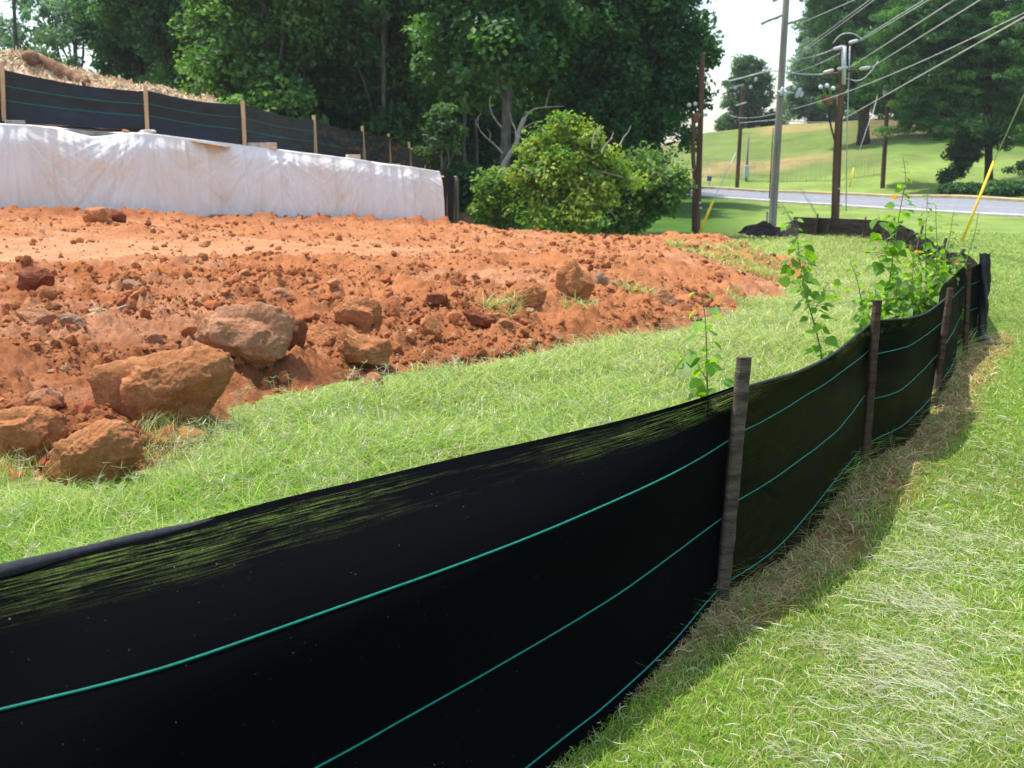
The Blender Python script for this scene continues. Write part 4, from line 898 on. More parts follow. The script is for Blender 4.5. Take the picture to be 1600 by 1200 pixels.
# plastic sheet
def sheet_mat():
    m, nt, N, L, B = material('white polythene')
    tc = N.new('ShaderNodeTexCoord'); n = nnode(N, 'ShaderNodeTexNoise', ins={'Scale': .8, 'Detail': 6, 'Roughness': .6}); L.new(tc.outputs['Object'], n.inputs[0])
    sx = N.new('ShaderNodeSeparateXYZ'); L.new(tc.outputs['Object'], sx.inputs[0])
    r = ramp(N, [(.42, (.84, .81, .78)), (.60, (.82, .75, .67)), (.76, (.72, .60, .49))]); L.new(n.outputs[0], r.inputs[0]); L.new(r.outputs[0], B.inputs['Base Color'])
    B.inputs['Roughness'].default_value = .38; B.inputs['Specular IOR Level'].default_value = .45
    t = N.new('ShaderNodeBsdfTranslucent'); t.inputs[0].default_value = (.95, .92, .89, 1)
    s = nnode(N, 'ShaderNodeMixShader', ins={0: .12}); L.new(B.outputs[0], s.inputs[1]); L.new(t.outputs[0], s.inputs[2]); L.new(s.outputs[0], N['Material Output'].inputs[0])
    n2 = nnode(N, 'ShaderNodeTexNoise', ins={'Scale': 3.0, 'Detail': 5, 'Roughness': .7, 'Distortion': 1.5}); L.new(tc.outputs['Object'], n2.inputs[0])
    b = nnode(N, 'ShaderNodeBump', ins={'Strength': .22, 'Distance': .05}); L.new(n2.outputs[0], b.inputs['Height']); L.new(b.outputs[0], B.inputs['Normal'])
    return m
sv = np.linspace(0, LEN+.02, 900); nv = 90
px_s = px_at(sv); dip = np.interp(px_s, [0, 60, 100, 130, 150, 175, 200, 235, 560, 575, 590, 610, 640], [0, 0, .06, .14, .18, .13, .04, 0, 0, .0, .05, .02, 0])
anch = [s_of_px(p) for p in (-150, 20, 210, 245, 410, 470, 560, 583, 628, 672)]
rows = []
zt = wt(sv); D_ = np.linspace(0, 1, nv)
zb = dirt_full(XL+sv*dirn[0], YL+sv*dirn[1])-.12
back = []
Sx, Dv = np.meshgrid(sv, D_, indexing='ij'); zt2 = (zt-dip)[:, None]; Zs = zt2*(1-Dv)+zb[:, None]*Dv; depth = zt[:, None]-Zs
disp = np.zeros_like(Sx); wsum = np.zeros_like(Sx)
for k_, sa in enumerate(anch):
    phi = np.arctan2(Sx-sa, depth+.12); rr_ = np.hypot(Sx-sa, depth); w_ = np.exp(-(np.abs(Sx-sa)/1.3)**1.5)
    f_ = fbm(phi*7+k_*13, rr_*.35+k_, 2, 400+k_)*.6+(1-np.abs(2*fbm(phi*13+k_*3, rr_*.3, 2, 420+k_)-1))*.4
    disp += w_*f_; wsum += w_
disp = disp/(wsum+.15)
disp = disp*.13*sstep(0, .35, depth)*np.minimum(1, .35+wsum)+(fbm(Sx*5.5, Zs*.22, 3, 440)-.5)*.16*sstep(0, .2, depth)+.02
disp += .10*np.exp(-((Sx-(s_of_px(150)+ (Dv-.2)*0))/.9)**2)*np.exp(-((Dv-.25)/.18)**2)
sweep = np.sin(Dv*math.pi)*.05
disp = disp+sweep+.03+.10*Dv
X_ = XL+Sx*dirn[0]+nout[0]*disp; Y_ = YL+Sx*dirn[1]+nout[1]*disp
front = np.stack([X_, Y_, Zs], -1)
# the flap lying on top, up to the fence
fl = []
for f in np.linspace(1, 0, 12)[:-1]:
    off = .02+f*.45; hump = .012*fbm(sv*3, 0*sv+f*2, 2, 460)+.02*f
    fl.append(np.stack([XL+sv*dirn[0]+nin[0]*off, YL+sv*dirn[1]+nin[1]*off, (zt-dip*(1-f)**1.2)+hump+.01+(f > .05)*dip*0], 1))
fl = np.stack(fl, 1); allr = np.concatenate([fl, front], 1)
sheet = tag(mk('plastic_sheet', allr.reshape(-1, 3), grid_faces(len(sv), allr.shape[1]), sheet_mat()), 'creased white plastic sheeting draped over the long wall at left', 'sheeting')
# black flap of cloth at the wall end
m = MB(); V = []
for t in np.linspace(0, 1, 16):
    for h_ in np.linspace(0, 1, 14):
        p = np.array([XR, YR])*(1-t)+(np.array([XR, YR])+dd*.55)*t; zz = (zp(268, 27)+.02)*(1-h_)+(-.1)*h_
        wv_ = .05*math.sin(t*9+h_*3)+.04*t; V.append([p[0]+nout[0]*.0+.14+wv_-.1*h_*0, p[1]-.08-wv_, zz*(1-.10*t)])
tag(mk('cloth_flap', np.array(V), grid_faces(16, 14), M_fabF, uv=np.zeros((16*14, 2))), 'dark cloth flap hanging down the end of the white sheeted wall', 'cloth')
# weights on the sheet
def weight(name, px, py, w, h, dep, mat, yaw, lab, cat):
    s = s_of_px(px); p = np.array([XL+s*dirn[0], YL+s*dirn[1]])+nin*.15; d = p[1]; sw = w*d/1632; sh = h*d/1632; z = zp(py+h/2, d)
    m = MB()
    if name == 'stone':
        V, F = rock_shape(4, (sw, dep, sh), np.random.default_rng(int(px)), 12, .03); o = mk(name, V+[p[0], p[1], z+sh*.5], F, mat, base=(p[0], p[1], z))
    else:
        m.box((p[0], p[1], z+sh/2), (sw, dep, sh), rotz(yaw), .008); o = m.build(name, mat, smooth=False, base=(p[0], p[1], z))
    tag(o, lab, cat, 'weights on the plastic sheet')
weight('plank', 34, 194, 28, 6, .25, M_boardg, .5, 'weathered grey plank leftmost on top of the white sheeting', 'board')
weight('stone', 205, 208, 13, 9, .18, M_rk['tan'], .3, 'small orange stone on the white sheeting beside the second pale stake', 'rock')
weight('stone', 236, 209, 30, 12, .25, M_rk['white'], .3, 'pale tan stone on the sheeting at the foot of the second stake', 'rock')
weight('board_offcut', 415, 230, 46, 11, .3, M_board, .25, 'longest tan board offcut lying mid-way on the white sheeting', 'board')
weight('board_offcut', 557, 247, 21, 9, .25, M_board, .3, 'square tan offcut on the sheeting beside the fifth pale stake', 'board')
weight('board_offcut', 624, 260, 12, 7, .2, M_boardg, .3, 'small whitish offcut on the sheeting between two pale stakes', 'board')
weight('board_offcut', 671, 269, 14, 6, .2, M_board, .3, 'small tan offcut rightmost on the white sheeting', 'board')

# mulch pile behind the upper fence
xs = np.linspace(-26, U(430)*28, 260); ys = np.linspace(23.2, 33.5, 130); XX, YY = np.meshgrid(xs, ys, indexing='ij'); x = XX.ravel(); y = YY.ravel()
hm = mound(x, y)-terr(x, y); z = mound(x, y)+((fbm(x*1.6, y*1.6, 4, 501, .6)-.5)*.38+(fbm(x*7, y*7, 3, 505)-.5)*.13)*np.clip(hm/.5, 0, 1)-.06
pile = thing('mulch_pile', (-11, 28, 2.6), 'heaped straw-coloured wood mulch rising behind the upper black fence', 'mulch pile')
mk('mulch', np.stack([x, y, z], 1), grid_faces(260, 130), noisy('wood mulch', (.32, .21, .12), (.66, .50, .34), 7, .95, .9, 25, .1, dist=.05), pile)
rng = np.random.default_rng(41); n = 9000; cx = rng.uniform(-18, U(430)*28, n); cy = rng.uniform(25, 30.5, n); k = mound(cx, cy)-terr(cx, cy) > .15; cx, cy = cx[k], cy[k]; n = len(cx)
cz = mound(cx, cy)+((fbm(cx*1.6, cy*1.6, 4, 501, .6)-.5)*.38+(fbm(cx*7, cy*7, 3, 505)-.5)*.13)*np.clip((mound(cx, cy)-terr(cx, cy))/.5, 0, 1)-.03
c = np.stack([cx, cy, cz], 1); d_ = rng.normal(size=(n, 3)); d_ /= np.linalg.norm(d_, axis=1)[:, None]; e_ = np.cross(d_, rng.normal(size=(n, 3))); e_ /= np.linalg.norm(e_, axis=1)[:, None]
la_ = rng.uniform(.04, .13, n)[:, None]; V = np.stack([c-d_*la_-e_*.018, c+d_*la_-e_*.018, c+d_*la_+e_*.018, c-d_*la_+e_*.018], 1).reshape(-1, 3)
tag(mk('mulch_chips', V, np.arange(4*n).reshape(n, 4), M_straw, pile, col=np.repeat(pick(rng, n, [(.62, .48, .32), (.42, .28, .16), (.75, .64, .48)], [2, 2, 1]), 4, 0).clip(0, .85)), kind='stuff')
m = MB(); P = [W(38, 92, 27.5), W(55, 90, 27.5), W(75, 97, 27.3), W(98, 112, 27.2), W(118, 122, 27.1), W(136, 131, 27)]
q, _ = catmull(P, 40); m.tube(q, .10+.07*np.array([vn(np.array([i*.35]), np.array([1.5]), 3)[0] for i in range(40)]), 8)
for (a_, b_, r_) in ((47, 87, .22), (52, 95, .20), (104, 112, .17), (112, 120, .18), (122, 128, .14)):
    V, F = rock_shape(1, (r_*2, r_*1.6, r_*1.3), np.random.default_rng(int(a_)), 8, .1); m.add(V+W(a_, b_, 27.3), None, F)
tag(m.build('log', noisy('rotten log', (.14, .07, .04), (.30, .18, .11), 3, .95, .8, 12, .1, dist=.05), base=P[0]), 'knobbly brown rotten log lying along the top of the mulch pile', 'log')

# ------------------------------------------------------------------ trees
def leaf_cloud(centers, rad, nper, size, cols, rng, flat=.75, aspect=.62, cvar=.22, up=.5, drop=0.0):
    n = len(centers); N_ = n*nper; cen = np.repeat(centers, nper, 0); rd = np.repeat(rad, nper)[:, None]
    g = rng.normal(size=(N_, 3)); g /= np.maximum(1, np.linalg.norm(g, axis=1)/1.9)[:, None]; p = cen+g*rd*.55*np.array([1, 1, flat]); p[:, 2] -= drop*np.abs(g[:, 0])*rd[:, 0]
    nr = rng.normal(size=(N_, 3))+np.array([0, 0, up*2])+g*.5; nr /= np.linalg.norm(nr, axis=1)[:, None]
    a = np.cross(nr, rng.normal(size=(N_, 3))); a /= np.linalg.norm(a, axis=1)[:, None]; b = np.cross(nr, a)
    s = (size*rng.uniform(.65, 1.3, N_))[:, None]
    V = np.stack([p-a*s, p+b*s*aspect+nr*s*.15, p+a*s, p-b*s*aspect+nr*s*.15], 1).reshape(-1, 3)
    cb = np.array(cols)[rng.integers(0, len(cols), n)]*rng.uniform(1-cvar, 1+cvar, (n, 1)); c = np.repeat(cb, nper, 0)*rng.uniform(.8, 1.2, (N_, 1))
    return V, np.arange(4*N_).reshape(N_, 4), np.repeat(np.clip(c, 0, .8), 4, 0)
def lobe_centers(lobes, n, rng, shell=.45):
    """clump centres spread through a union of ellipsoids, denser towards the outside"""
    vol = np.array([l[3]*l[4]*l[5] for l in lobes])**.75; k = rng.choice(len(lobes), n, p=vol/vol.sum()); L_ = np.array(lobes)[k]
    d = rng.normal(size=(n, 3)); d /= np.linalg.norm(d, axis=1)[:, None]; r = rng.uniform(0, 1, n)**shell
    return L_[:, :3]+d*r[:, None]*L_[:, 3:6]
def grow_tree(name, base, top, tr, lobes, label, cat='tree', group=None, nc=260, nper=90, size=.17, cr=.75, cols=((.05, .11, .03),), seed=0, bark=None, limbs=14, flat=.75, extra=None, aspect=.62, up=.5, bend=.3, shell=.45, twig=True, leafm=None):
    rng = np.random.default_rng(seed); base = np.array(base, float); top = np.array(top, float); t = thing(name, base, label, cat, group)
    m = MB(); n = 14; ts = np.linspace(0, 1, n); P = base*(1-ts[:, None])+top*ts[:, None]; P[0, 2] -= .3; P[:, 0] += np.sin(ts*3+seed)*bend*.3*ts; P[:, 1] += np.cos(ts*2.3+seed)*bend*.3*ts
    R = tr*(1-.72*ts)*np.where(ts < .05, 1.25, 1); m.tube(P, R, 10)
    cen = lobe_centers(lobes, nc, rng, shell)
    for i in range(limbs):
        c = cen[rng.integers(nc)]; k = int(np.clip(n*rng.uniform(.25, .95), 1, n-1)); s = P[k]
        if c[2] < s[2]-.5: k = max(1, int(n*.2)); s = P[k]
        mid_ = (s+c)/2+np.array([rng.normal(0, .25), rng.normal(0, .25), .35]); q, _ = catmull([s, mid_, c], 9); m.tube(q, np.linspace(R[k]*.5, .025, 9), 5, cap=False)
    m.build('trunk', bark or M_bark, t)
    V, F, c = leaf_cloud(cen, rng.uniform(.55, 1.25, nc)*cr, nper, size, cols, rng, flat, aspect, up=up); mk('crown', V, F, leafm or M_leaf, t, col=c, smooth=False)
    return t
def lob(px, py, rx, ry, d, rd=None, dy=0):
    p = W(px, py, d+dy); s = d/1632; return (p[0], p[1], p[2], rx*s, rd if rd else (rx+ry)*.5*s, ry*s)
G1 = lambda x, y: float(G(np.array([x]), np.array([y]))[0])
DG_ = ((.042, .12, .042), (.056, .15, .046), (.075, .18, .050), (.036, .105, .042))
MG_ = ((.075, .175, .04), (.10, .22, .05), (.06, .145, .04), (.125, .25, .055))
YG_ = ((.28, .38, .05), (.20, .33, .045), (.13, .25, .04), (.34, .40, .07))
HAZED_ = ((.10, .19, .12), (.13, .23, .14), (.16, .27, .17))  # leaf colours paled to paint in distance haze
# prototype broadleaf forest trees, reused along the wood's edge
def proto(seed, cols, label, px, d, w=3.6, h=15, low=1.2, dens=240, nm='broadleaf_tree'):
    x, y = U(px)*d, d; g = G1(x, y); rng = np.random.default_rng(seed+900); lobes = []
    for i in range(11):
        a = rng.uniform(0, 6.28); z = rng.uniform(low+1.5, h-2); q = w*(1-.45*abs(z/h-.45))*.62
        lobes.append((x+math.cos(a)*q*.75, y+math.sin(a)*q*.75, g+z, w*rng.uniform(.42, .62), w*rng.uniform(.42, .62), rng.uniform(1.5, 2.4)))
    return grow_tree(nm, (x, y, g), (x+.3, y, g+h-1.5), .26, lobes, label, group='trees along the edge of the wood', nc=dens+60, nper=120, size=.13, cr=.84, cols=cols, seed=seed, bark=M_barkdark, limbs=9)
A0 = proto(1, DG_, 'dark green broadleaf tree behind the fourth pale stake of the upper fence', 520, 46)
A1 = proto(2, MG_, 'bright mid green broadleaf tree behind the third pale stake', 420, 42)
A2 = proto(3, DG_, 'dense dark tree rising behind the gap between the second and third pale stakes', 270, 50)
A3 = proto(4, ((.045, .12, .03), (.06, .15, .03)), 'leafy green tree behind the fifth pale stake', 600, 44)
def clone(src, px, d, rot, sc, label):
    x, y = U(px)*d, d; c = copy_tree(src, (x, y, G1(x, y)), rot, sc); c['label'] = label; return c
clone(A2, 228, 58, 1.1, 1.0, 'tall dark tree right of the bright sky gaps at the top left')
clone(A0, 345, 56, 2.2, 1.05, 'dark tree set back behind the bright mid green tree, on its left')
clone(A1, 470, 52, 4.0, .95, 'green tree set back between the bright mid green and dark green trees')
clone(A3, 650, 50, 2.0, 1.05, 'dark tree left of the bare grey trunk, furthest right of the dense row')
clone(A0, 715, 52, 3.3, 1.0, 'shaded tree just left of the bare grey trunk')
clone(A2, 850, 56, .4, 1.05, 'shaded tree behind the yellow-green bush')
clone(A3, 940, 54, 5.0, 1.0, 'dark tree standing behind the largest crown')
clone(A1, 560, 60, 1.5, 1.1, 'tree deep in the wood behind the dark green tree')
clone(A0, -190, 48, 1.0, 1.0, 'tree just past the left frame edge behind the mulch pile')
clone(A3, 1010, 60, 2.8, .95, 'tree behind the right side of the largest crown')
# airy trees at the far left, haze painted into their leaf colour
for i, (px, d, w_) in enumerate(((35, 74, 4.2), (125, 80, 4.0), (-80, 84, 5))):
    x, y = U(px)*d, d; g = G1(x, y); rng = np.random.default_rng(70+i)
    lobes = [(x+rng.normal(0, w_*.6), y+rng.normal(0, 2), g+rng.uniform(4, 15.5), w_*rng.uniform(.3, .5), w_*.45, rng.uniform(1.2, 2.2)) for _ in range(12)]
    grow_tree('broadleaf_tree', (x, y, g), (x+.5, y, g+15), .3, lobes, ['pale airy tree with sky showing through, above the mulch pile at the left edge', 'pale airy tree beside the brightest sky gap at top left', 'pale airy tree outside the left edge'][i], group='trees along the edge of the wood', nc=105, nper=80, size=.17, cr=.85, cols=HAZED_, seed=80+i, limbs=22, bark=M_barkdark)
# big tree with the bare grey trunk
d = 36; bx = U(786)*d
big = grow_tree('grey_trunk_tree', (bx, d, G1(bx, d)), W(800, -120, d), .23,
    [lob(730, 55, 70, 45, d), lob(690, 110, 45, 40, d, dy=1), lob(840, 40, 80, 50, d, dy=1.5), lob(770, -40, 120, 60, d), lob(735, 140, 30, 25, d, dy=1), lob(850, 120, 40, 40, d, dy=2), lob(770, 60, 55, 34, d, dy=-1.2), lob(815, 95, 34, 24, d, dy=-1), lob(752, 112, 26, 16, d, dy=-1)],
    'tall tree with a bare forked grey trunk at the left of the yellow-green bush', nc=200, nper=85, size=.13, cr=.7, cols=MG_[:1]+DG_, seed=31, limbs=0, bend=.04)
m = MB()
for pts, r0, r1 in (([(785, 130), (775, 90), (757, 50), (750, 0)], .075, .03), ([(787, 110), (800, 70), (818, 20), (830, -40)], .07, .03), ([(784, 150), (768, 95), (752, 60)], .06, .02)):
    q, _ = catmull([W(a, b, d-.1) for a, b in pts], 16); m.tube(q, np.linspace(r0, r1, 16), 7)
m.build('fork_limb', M_bark, big)
# broken pale snag and dead branches beside it
snag = thing('dead_tree', (U(786)*35, 35, G1(U(786)*35, 35)), 'broken pale dead snag with bare twigs against the grey trunk', 'dead tree'); m = MB(); dS = 35
for pts, r0, r1 in (([(787, 310), (786, 285), (786, 262), (795, 243), (806, 228), (811, 205), (820, 183)], .11, .07), ([(786, 240), (775, 228), (760, 215), (748, 200), (747, 185)], .035, .01), ([(806, 228), (806, 205), (800, 190), (797, 176)], .045, .012), ([(811, 205), (825, 196), (838, 190)], .035, .01),
                    ([(812, 212), (820, 222), (830, 214)], .025, .008), ([(748, 200), (744, 190), (752, 176)], .02, .006), ([(765, 219), (766, 208), (760, 200)], .018, .006), ([(784, 200), (770, 180), (765, 160), (768, 148)], .03, .008), ([(818, 186), (836, 170), (880, 166)], .03, .01), ([(852, 168), (856, 152), (860, 138)], .018, .005)):
    q, _ = catmull([W(a, b, dS) for a, b in pts], 18); m.tube(q, np.linspace(r0, r1, 18)*(1+.15*np.sin(np.arange(18)*1.3)), 7)
m.build('trunk', M_deadwood, snag)
# largest dark crown on the right of the wood
d = 39; bx = U(955)*d
grow_tree('broadleaf_tree', (bx, d, G1(bx, d)), W(960, -80, d), .33,
    [lob(930, 60, 90, 70, d), lob(1010, 20, 85, 70, d), lob(1065, 85, 48, 55, d), lob(1000, 120, 75, 60, d), lob(930, 160, 80, 45, d), lob(1040, 165, 48, 42, d), lob(1085, 140, 26, 30, d), lob(1000, 200, 50, 30, d), lob(880, 110, 60, 60, d, dy=1.5), lob(1075, 215, 14, 18, d), lob(960, -50, 130, 60, d), lob(1085, 232, 15, 9, d), lob(1100, 75, 22, 30, d)],
    'largest dark tree crown, its right edge against the white sky', group='trees along the edge of the wood', nc=560, nper=90, size=.105, cr=.55, cols=DG_+((.045, .115, .03),), seed=33, bark=M_barkdark, limbs=16, shell=.5)
# conifer-like pale green tree by the wall end
d = 34; bx = U(692)*d
grow_tree('cedar_tree', (bx, d, G1(bx, d)), W(692, 165, d), .07, [lob(690, 180, 20, 14, d), lob(697, 205, 30, 16, d), lob(690, 235, 26, 16, d, dy=.5), lob(712, 275, 32, 22, d, dy=.5), lob(700, 310, 34, 25, d, dy=.5), lob(735, 300, 24, 26, d, dy=1)],
    'slender light green tree just behind the end of the sheeted wall', nc=110, nper=70, size=.085, cr=.42, cols=((.06, .14, .05), (.10, .19, .06), (.045, .11, .045)), seed=35, flat=.4)
# yellow-green bush
d = 30; bx = U(890)*d
grow_tree('bush', (bx, d, G1(bx, d)), W(880, 240, d), .09,
    [lob(884, 200, 30, 18, d), lob(852, 218, 30, 16, d), lob(915, 222, 32, 16, d), lob(945, 240, 26, 12, d), lob(822, 238, 22, 12, d), lob(840, 250, 28, 16, d), lob(880, 250, 34, 20, d, dy=-.4), lob(925, 255, 26, 16, d), lob(815, 272, 26, 13, d), lob(855, 280, 36, 18, d, dy=-.5), lob(905, 285, 36, 20, d, dy=-.3), lob(955, 268, 34, 14, d), lob(975, 284, 22, 12, d), lob(835, 305, 30, 18, d), lob(880, 318, 42, 22, d, dy=-.6), lob(935, 305, 30, 20, d, dy=-.2), lob(905, 343, 36, 16, d, dy=-.8), lob(855, 340, 34, 14, d, dy=-.5)],
    'rounded yellow-green bush at the end of the clay field', 'bush', nc=300, nper=44, size=.078, cr=.33, shell=.24, cols=YG_, seed=36, limbs=26, bark=M_deadwood)
d = 31.5
grow_tree('bush', (U(990)*d, d, G1(U(990)*d, d)), W(990, 270, d), .07,
    [lob(985, 285, 50, 32, d), lob(1030, 300, 38, 34, d), lob(975, 330, 50, 26, d), lob(1050, 285, 22, 26, d), lob(1010, 258, 34, 22, d, dy=1), lob(950, 340, 50, 20, d)],
    'darker green bush filling in to the right of the yellow-green bush', 'bush', nc=190, nper=50, size=.08, cr=.38, shell=.3, cols=((.08, .17, .04), (.11, .21, .045), (.18, .27, .06)), seed=37, limbs=20, bark=M_deadwood)
d = 31
grow_tree('bush', (U(785)*d, d, G1(U(785)*d, d)), W(785, 290, d), .05,
    [lob(775, 290, 26, 22, d), lob(790, 325, 36, 26, d), lob(812, 300, 24, 24, d), lob(760, 330, 18, 20, d)],
    'small mid green bush at the foot of the bare grey trunk', 'bush', nc=95, nper=60, size=.075, cr=.38, cols=((.13, .25, .045), (.19, .31, .05)), seed=38, limbs=12)
for pts, lab in (([(815, 262), (832, 270), (845, 282)], 'pale bare branch at the upper left of the yellow-green bush'), ([(852, 310), (860, 322), (880, 330), (893, 345)], 'longest bare branch low in the yellow-green bush'),
                 ([(940, 240), (945, 228), (957, 215)], 'bare twig above the right shoulder of the yellow-green bush'), ([(968, 228), (975, 214), (982, 206)], 'bare twig furthest right above the bushes'), ([(925, 232), (927, 215), (934, 198)], 'bare twig beside the top of the yellow-green bush')):
    m = MB(); P = [W(a, b, 29.2) for a, b in pts]; q, _ = catmull(P, 12); m.tube(q, np.linspace(.03, .010, 12), 6)
    q2, _ = catmull([q[6], q[6]+[.12, 0, .14], q[6]+[.2, .05, .32]], 6); m.tube(q2, np.linspace(.014, .006, 6), 5)
    tag(m.build('dead_branch', M_deadwood, base=P[0]), lab, 'branch', 'bare branches poking out of the bushes')
# woods behind: one mass nobody could count
rng = np.random.default_rng(77); n = 1500; pxr = rng.uniform(190, 1010, n); dd_ = rng.uniform(66, 88, n); x = U(pxr)*dd_; z = rng.uniform(-.5, 14, n)
V, F, c = leaf_cloud(np.stack([x, dd_, z], 1), rng.uniform(1.0, 1.8, n), 70, .26, DG_, rng); tag(mk('distant_woods', V, F, M_leaf, col=c, smooth=False), 'dark wood filling the gaps behind the front row of trees', 'woods', kind='stuff')
for i, (px, d, r_) in enumerate(((545, 45, .12), (593, 43, .13), (470, 44, .1), (720, 47, .14), (738, 50, .12), (668, 46, .1), (850, 45, .12), (905, 46, .14), (985, 44, .11))):
    x = U(px)*d; m = MB(); rng = np.random.default_rng(i); P = np.array([[x+rng.normal(0, .06)+.05*k_, d, G1(x, d)-.2+k_*1.3] for k_ in range(9)]); m.tube(P, np.linspace(r_, r_*.5, 9), 8)
    tr_ = thing('sapling', (x, d, G1(x, d)), ['slim bare trunk behind the fourth pale stake', 'slim trunk behind the fifth pale stake', 'slim trunk between the third and fourth pale stakes', 'slim trunk left of the bare grey trunk', 'slim trunk closest to the left side of the bare grey trunk', 'slim trunk above the right end of the sheeted wall', 'slim trunk in the dark above the yellow-green bush', 'slim trunk in the dark right of the yellow-green bush top', 'slim trunk under the largest dark crown'][i], 'tree', 'slim trunks in the shade of the wood'); m.build('trunk', M_bark, tr_)

# pines on the hill
PG_ = ((.07, .175, .055), (.095, .215, .06), (.13, .26, .07), (.055, .135, .045))
def pine(base, lobes, top, tr, label, nc, seed, size=.20, cols=PG_, cr=.8, name='pine_tree', flat=.38, nper=70, group='trees on the hill', limbs=24, **k):
    return grow_tree(name, base, top, tr, lobes, label, group=group, nc=int(nc*1.45), nper=nper, size=size*.95, cr=cr*.78, cols=cols, seed=seed, bark=M_barkpine, flat=flat, aspect=.34, up=.15, limbs=limbs, **k)
b = hit(1545, 292, G, 66, 140); d = b[1]
pine(b, [lob(1500, 60, 90, 60, d), lob(1430, 110, 55, 34, d), lob(1570, 60, 80, 60, d), lob(1480, 130, 75, 30, d), lob(1430, 165, 48, 22, d), lob(1550, 150, 80, 34, d), lob(1600, 195, 60, 26, d), lob(1510, 200, 45, 22, d, dy=-1.5), lob(1420, 50, 60, 50, d), lob(1530, -30, 130, 50, d), lob(1560, 225, 26, 14, d), lob(1440, 190, 48, 15, d), lob(1490, 212, 40, 13, d, dy=2), lob(1395, 205, 26, 9, d), lob(1590, 160, 60, 40, d, dy=3), lob(1380, 120, 50, 40, d, dy=4)],
     W(1542, -130, d), .28, 'largest pine, its trunk standing behind the yellow guy sleeve at right', 820, 51, .17)
low = thing('pine_tree', hit(1560, 296, G, 66, 140), 'dark low pine bough drooping left of the largest pine trunk', 'tree'); rng = np.random.default_rng(52)
dl_ = BASE[low.name][1]; m = MB(); P = [W(1545, 150, dl_+1.5), W(1530, 215, dl_), W(1508, 245, dl_), W(1485, 278, dl_-.5)]; q, _ = catmull(P, 20); m.tube(q, np.linspace(.14, .04, 20), 7); m.build('limb', M_barkpine, low)
cen = lobe_centers([lob(1525, 215, 34, 14, dl_), lob(1505, 240, 22, 16, dl_), lob(1495, 262, 16, 14, dl_), lob(1482, 276, 20, 8, dl_)], 70, rng)
V, F, c = leaf_cloud(cen, rng.uniform(.3, .6, 70), 90, .16, ((.03, .075, .028), (.04, .095, .03)), rng, .6, .34); mk('crown', V, F, M_leaf, low, col=c, smooth=False)
b = hit(1349, 224, G, 80, 160); d = b[1]
pine(b, [lob(1330, 40, 55, 50, d), lob(1310, 105, 45, 34, d), lob(1360, 90, 50, 45, d), lob(1325, 150, 45, 24, d), lob(1375, 150, 45, 24, d), lob(1345, -20, 90, 50, d), lob(1390, 60, 40, 50, d)],
     W(1352, -60, d), .55, 'broad yellowish-green tree on the hill crest right of the brown pole', 420, 53, .24, ((.07, .17, .035), (.10, .22, .045), (.055, .13, .035)), flat=.7, name='broadleaf_tree')
for i, (px, py, dd0, lobs, lab, tr) in enumerate((
    (1265, 196, 128, [(1262, 125, 34, 45), (1250, 165, 30, 28), (1285, 170, 30, 24), (1270, 85, 28, 30), (1285, 125, 24, 40)], 'pale green tree on the hill crest just right of the grey pole', .3),
    (1300, 194, 132, [(1290, 50, 45, 40), (1300, 100, 40, 40), (1265, 55, 20, 25), (1300, 160, 30, 28), (1300, -10, 50, 40)], 'tall dark green tree behind the top of the brown pole', .4),
    (1400, 192, 124, [(1400, 60, 60, 60), (1400, 130, 50, 40), (1420, 0, 80, 50), (1395, 172, 40, 16)], 'shaded tree behind the pole with the transformer', .4),
    (1460, 192, 120, [(1460, 60, 60, 60), (1465, 130, 60, 40), (1480, 172, 50, 18)], 'shaded tree on the crest behind the left boughs of the largest pine', .4),
    (1520, 194, 118, [(1520, 60, 60, 60), (1530, 130, 60, 40), (1530, 178, 50, 18)], 'shaded tree on the crest behind the largest pine trunk', .4),
    (1450, 210, 101, [(1450, 150, 50, 34), (1470, 185, 36, 16), (1420, 170, 34, 20)], 'low leafy tree on the slope left of the largest pine boughs', .25),
    (1585, 214, 97, [(1585, 150, 50, 40), (1600, 195, 40, 16), (1560, 185, 30, 18)], 'low leafy tree on the slope right of the largest pine trunk', .25),
    (1600, 196, 116, [(1600, 60, 70, 60), (1595, 130, 60, 40), (1590, 182, 50, 18)], 'shaded tree on the crest at the right frame edge', .4))):
    x, y = U(px)*dd0, dd0; pine((x, y, G1(x, y)), [lob(*l, dd0) for l in lobs], W(px, lobs[0][1]-20, dd0), tr, lab, 190, 90+i, .27, cols=(HAZED_ if i == 0 else PG_), flat=.65, cr=1.1, nper=75)
b = hit(1625, 300, G, 55, 140); d = b[1]
pine(b, [lob(1640, 120, 60, 60, d), lob(1640, 30, 80, 60, d), lob(1600, 262, 26, 9, d), lob(1625, 210, 40, 20, d)], W(1630, -90, d), .3, 'pine at the right frame edge with one low dark bough', 200, 58, .17)
# bits of dark shrubbery on the slope under the pines
for i, (px, py, rx, ry, lab) in enumerate(((1575, 296, 60, 9, 'dark low shrub on the verge below the pines at the right edge'), (1500, 297, 34, 5, 'thin dark shrub on the verge left of the guy wire'))):
    b = hit(px, py+8, G, 60, 140); d = b[1]; grow_tree('shrub', b, b+np.array([0, 0, .5]), .04, [lob(px, py, rx, ry, d)], lab, 'shrub', nc=90, nper=60, size=.13, cr=.45, cols=DG_, seed=60+i, limbs=4)
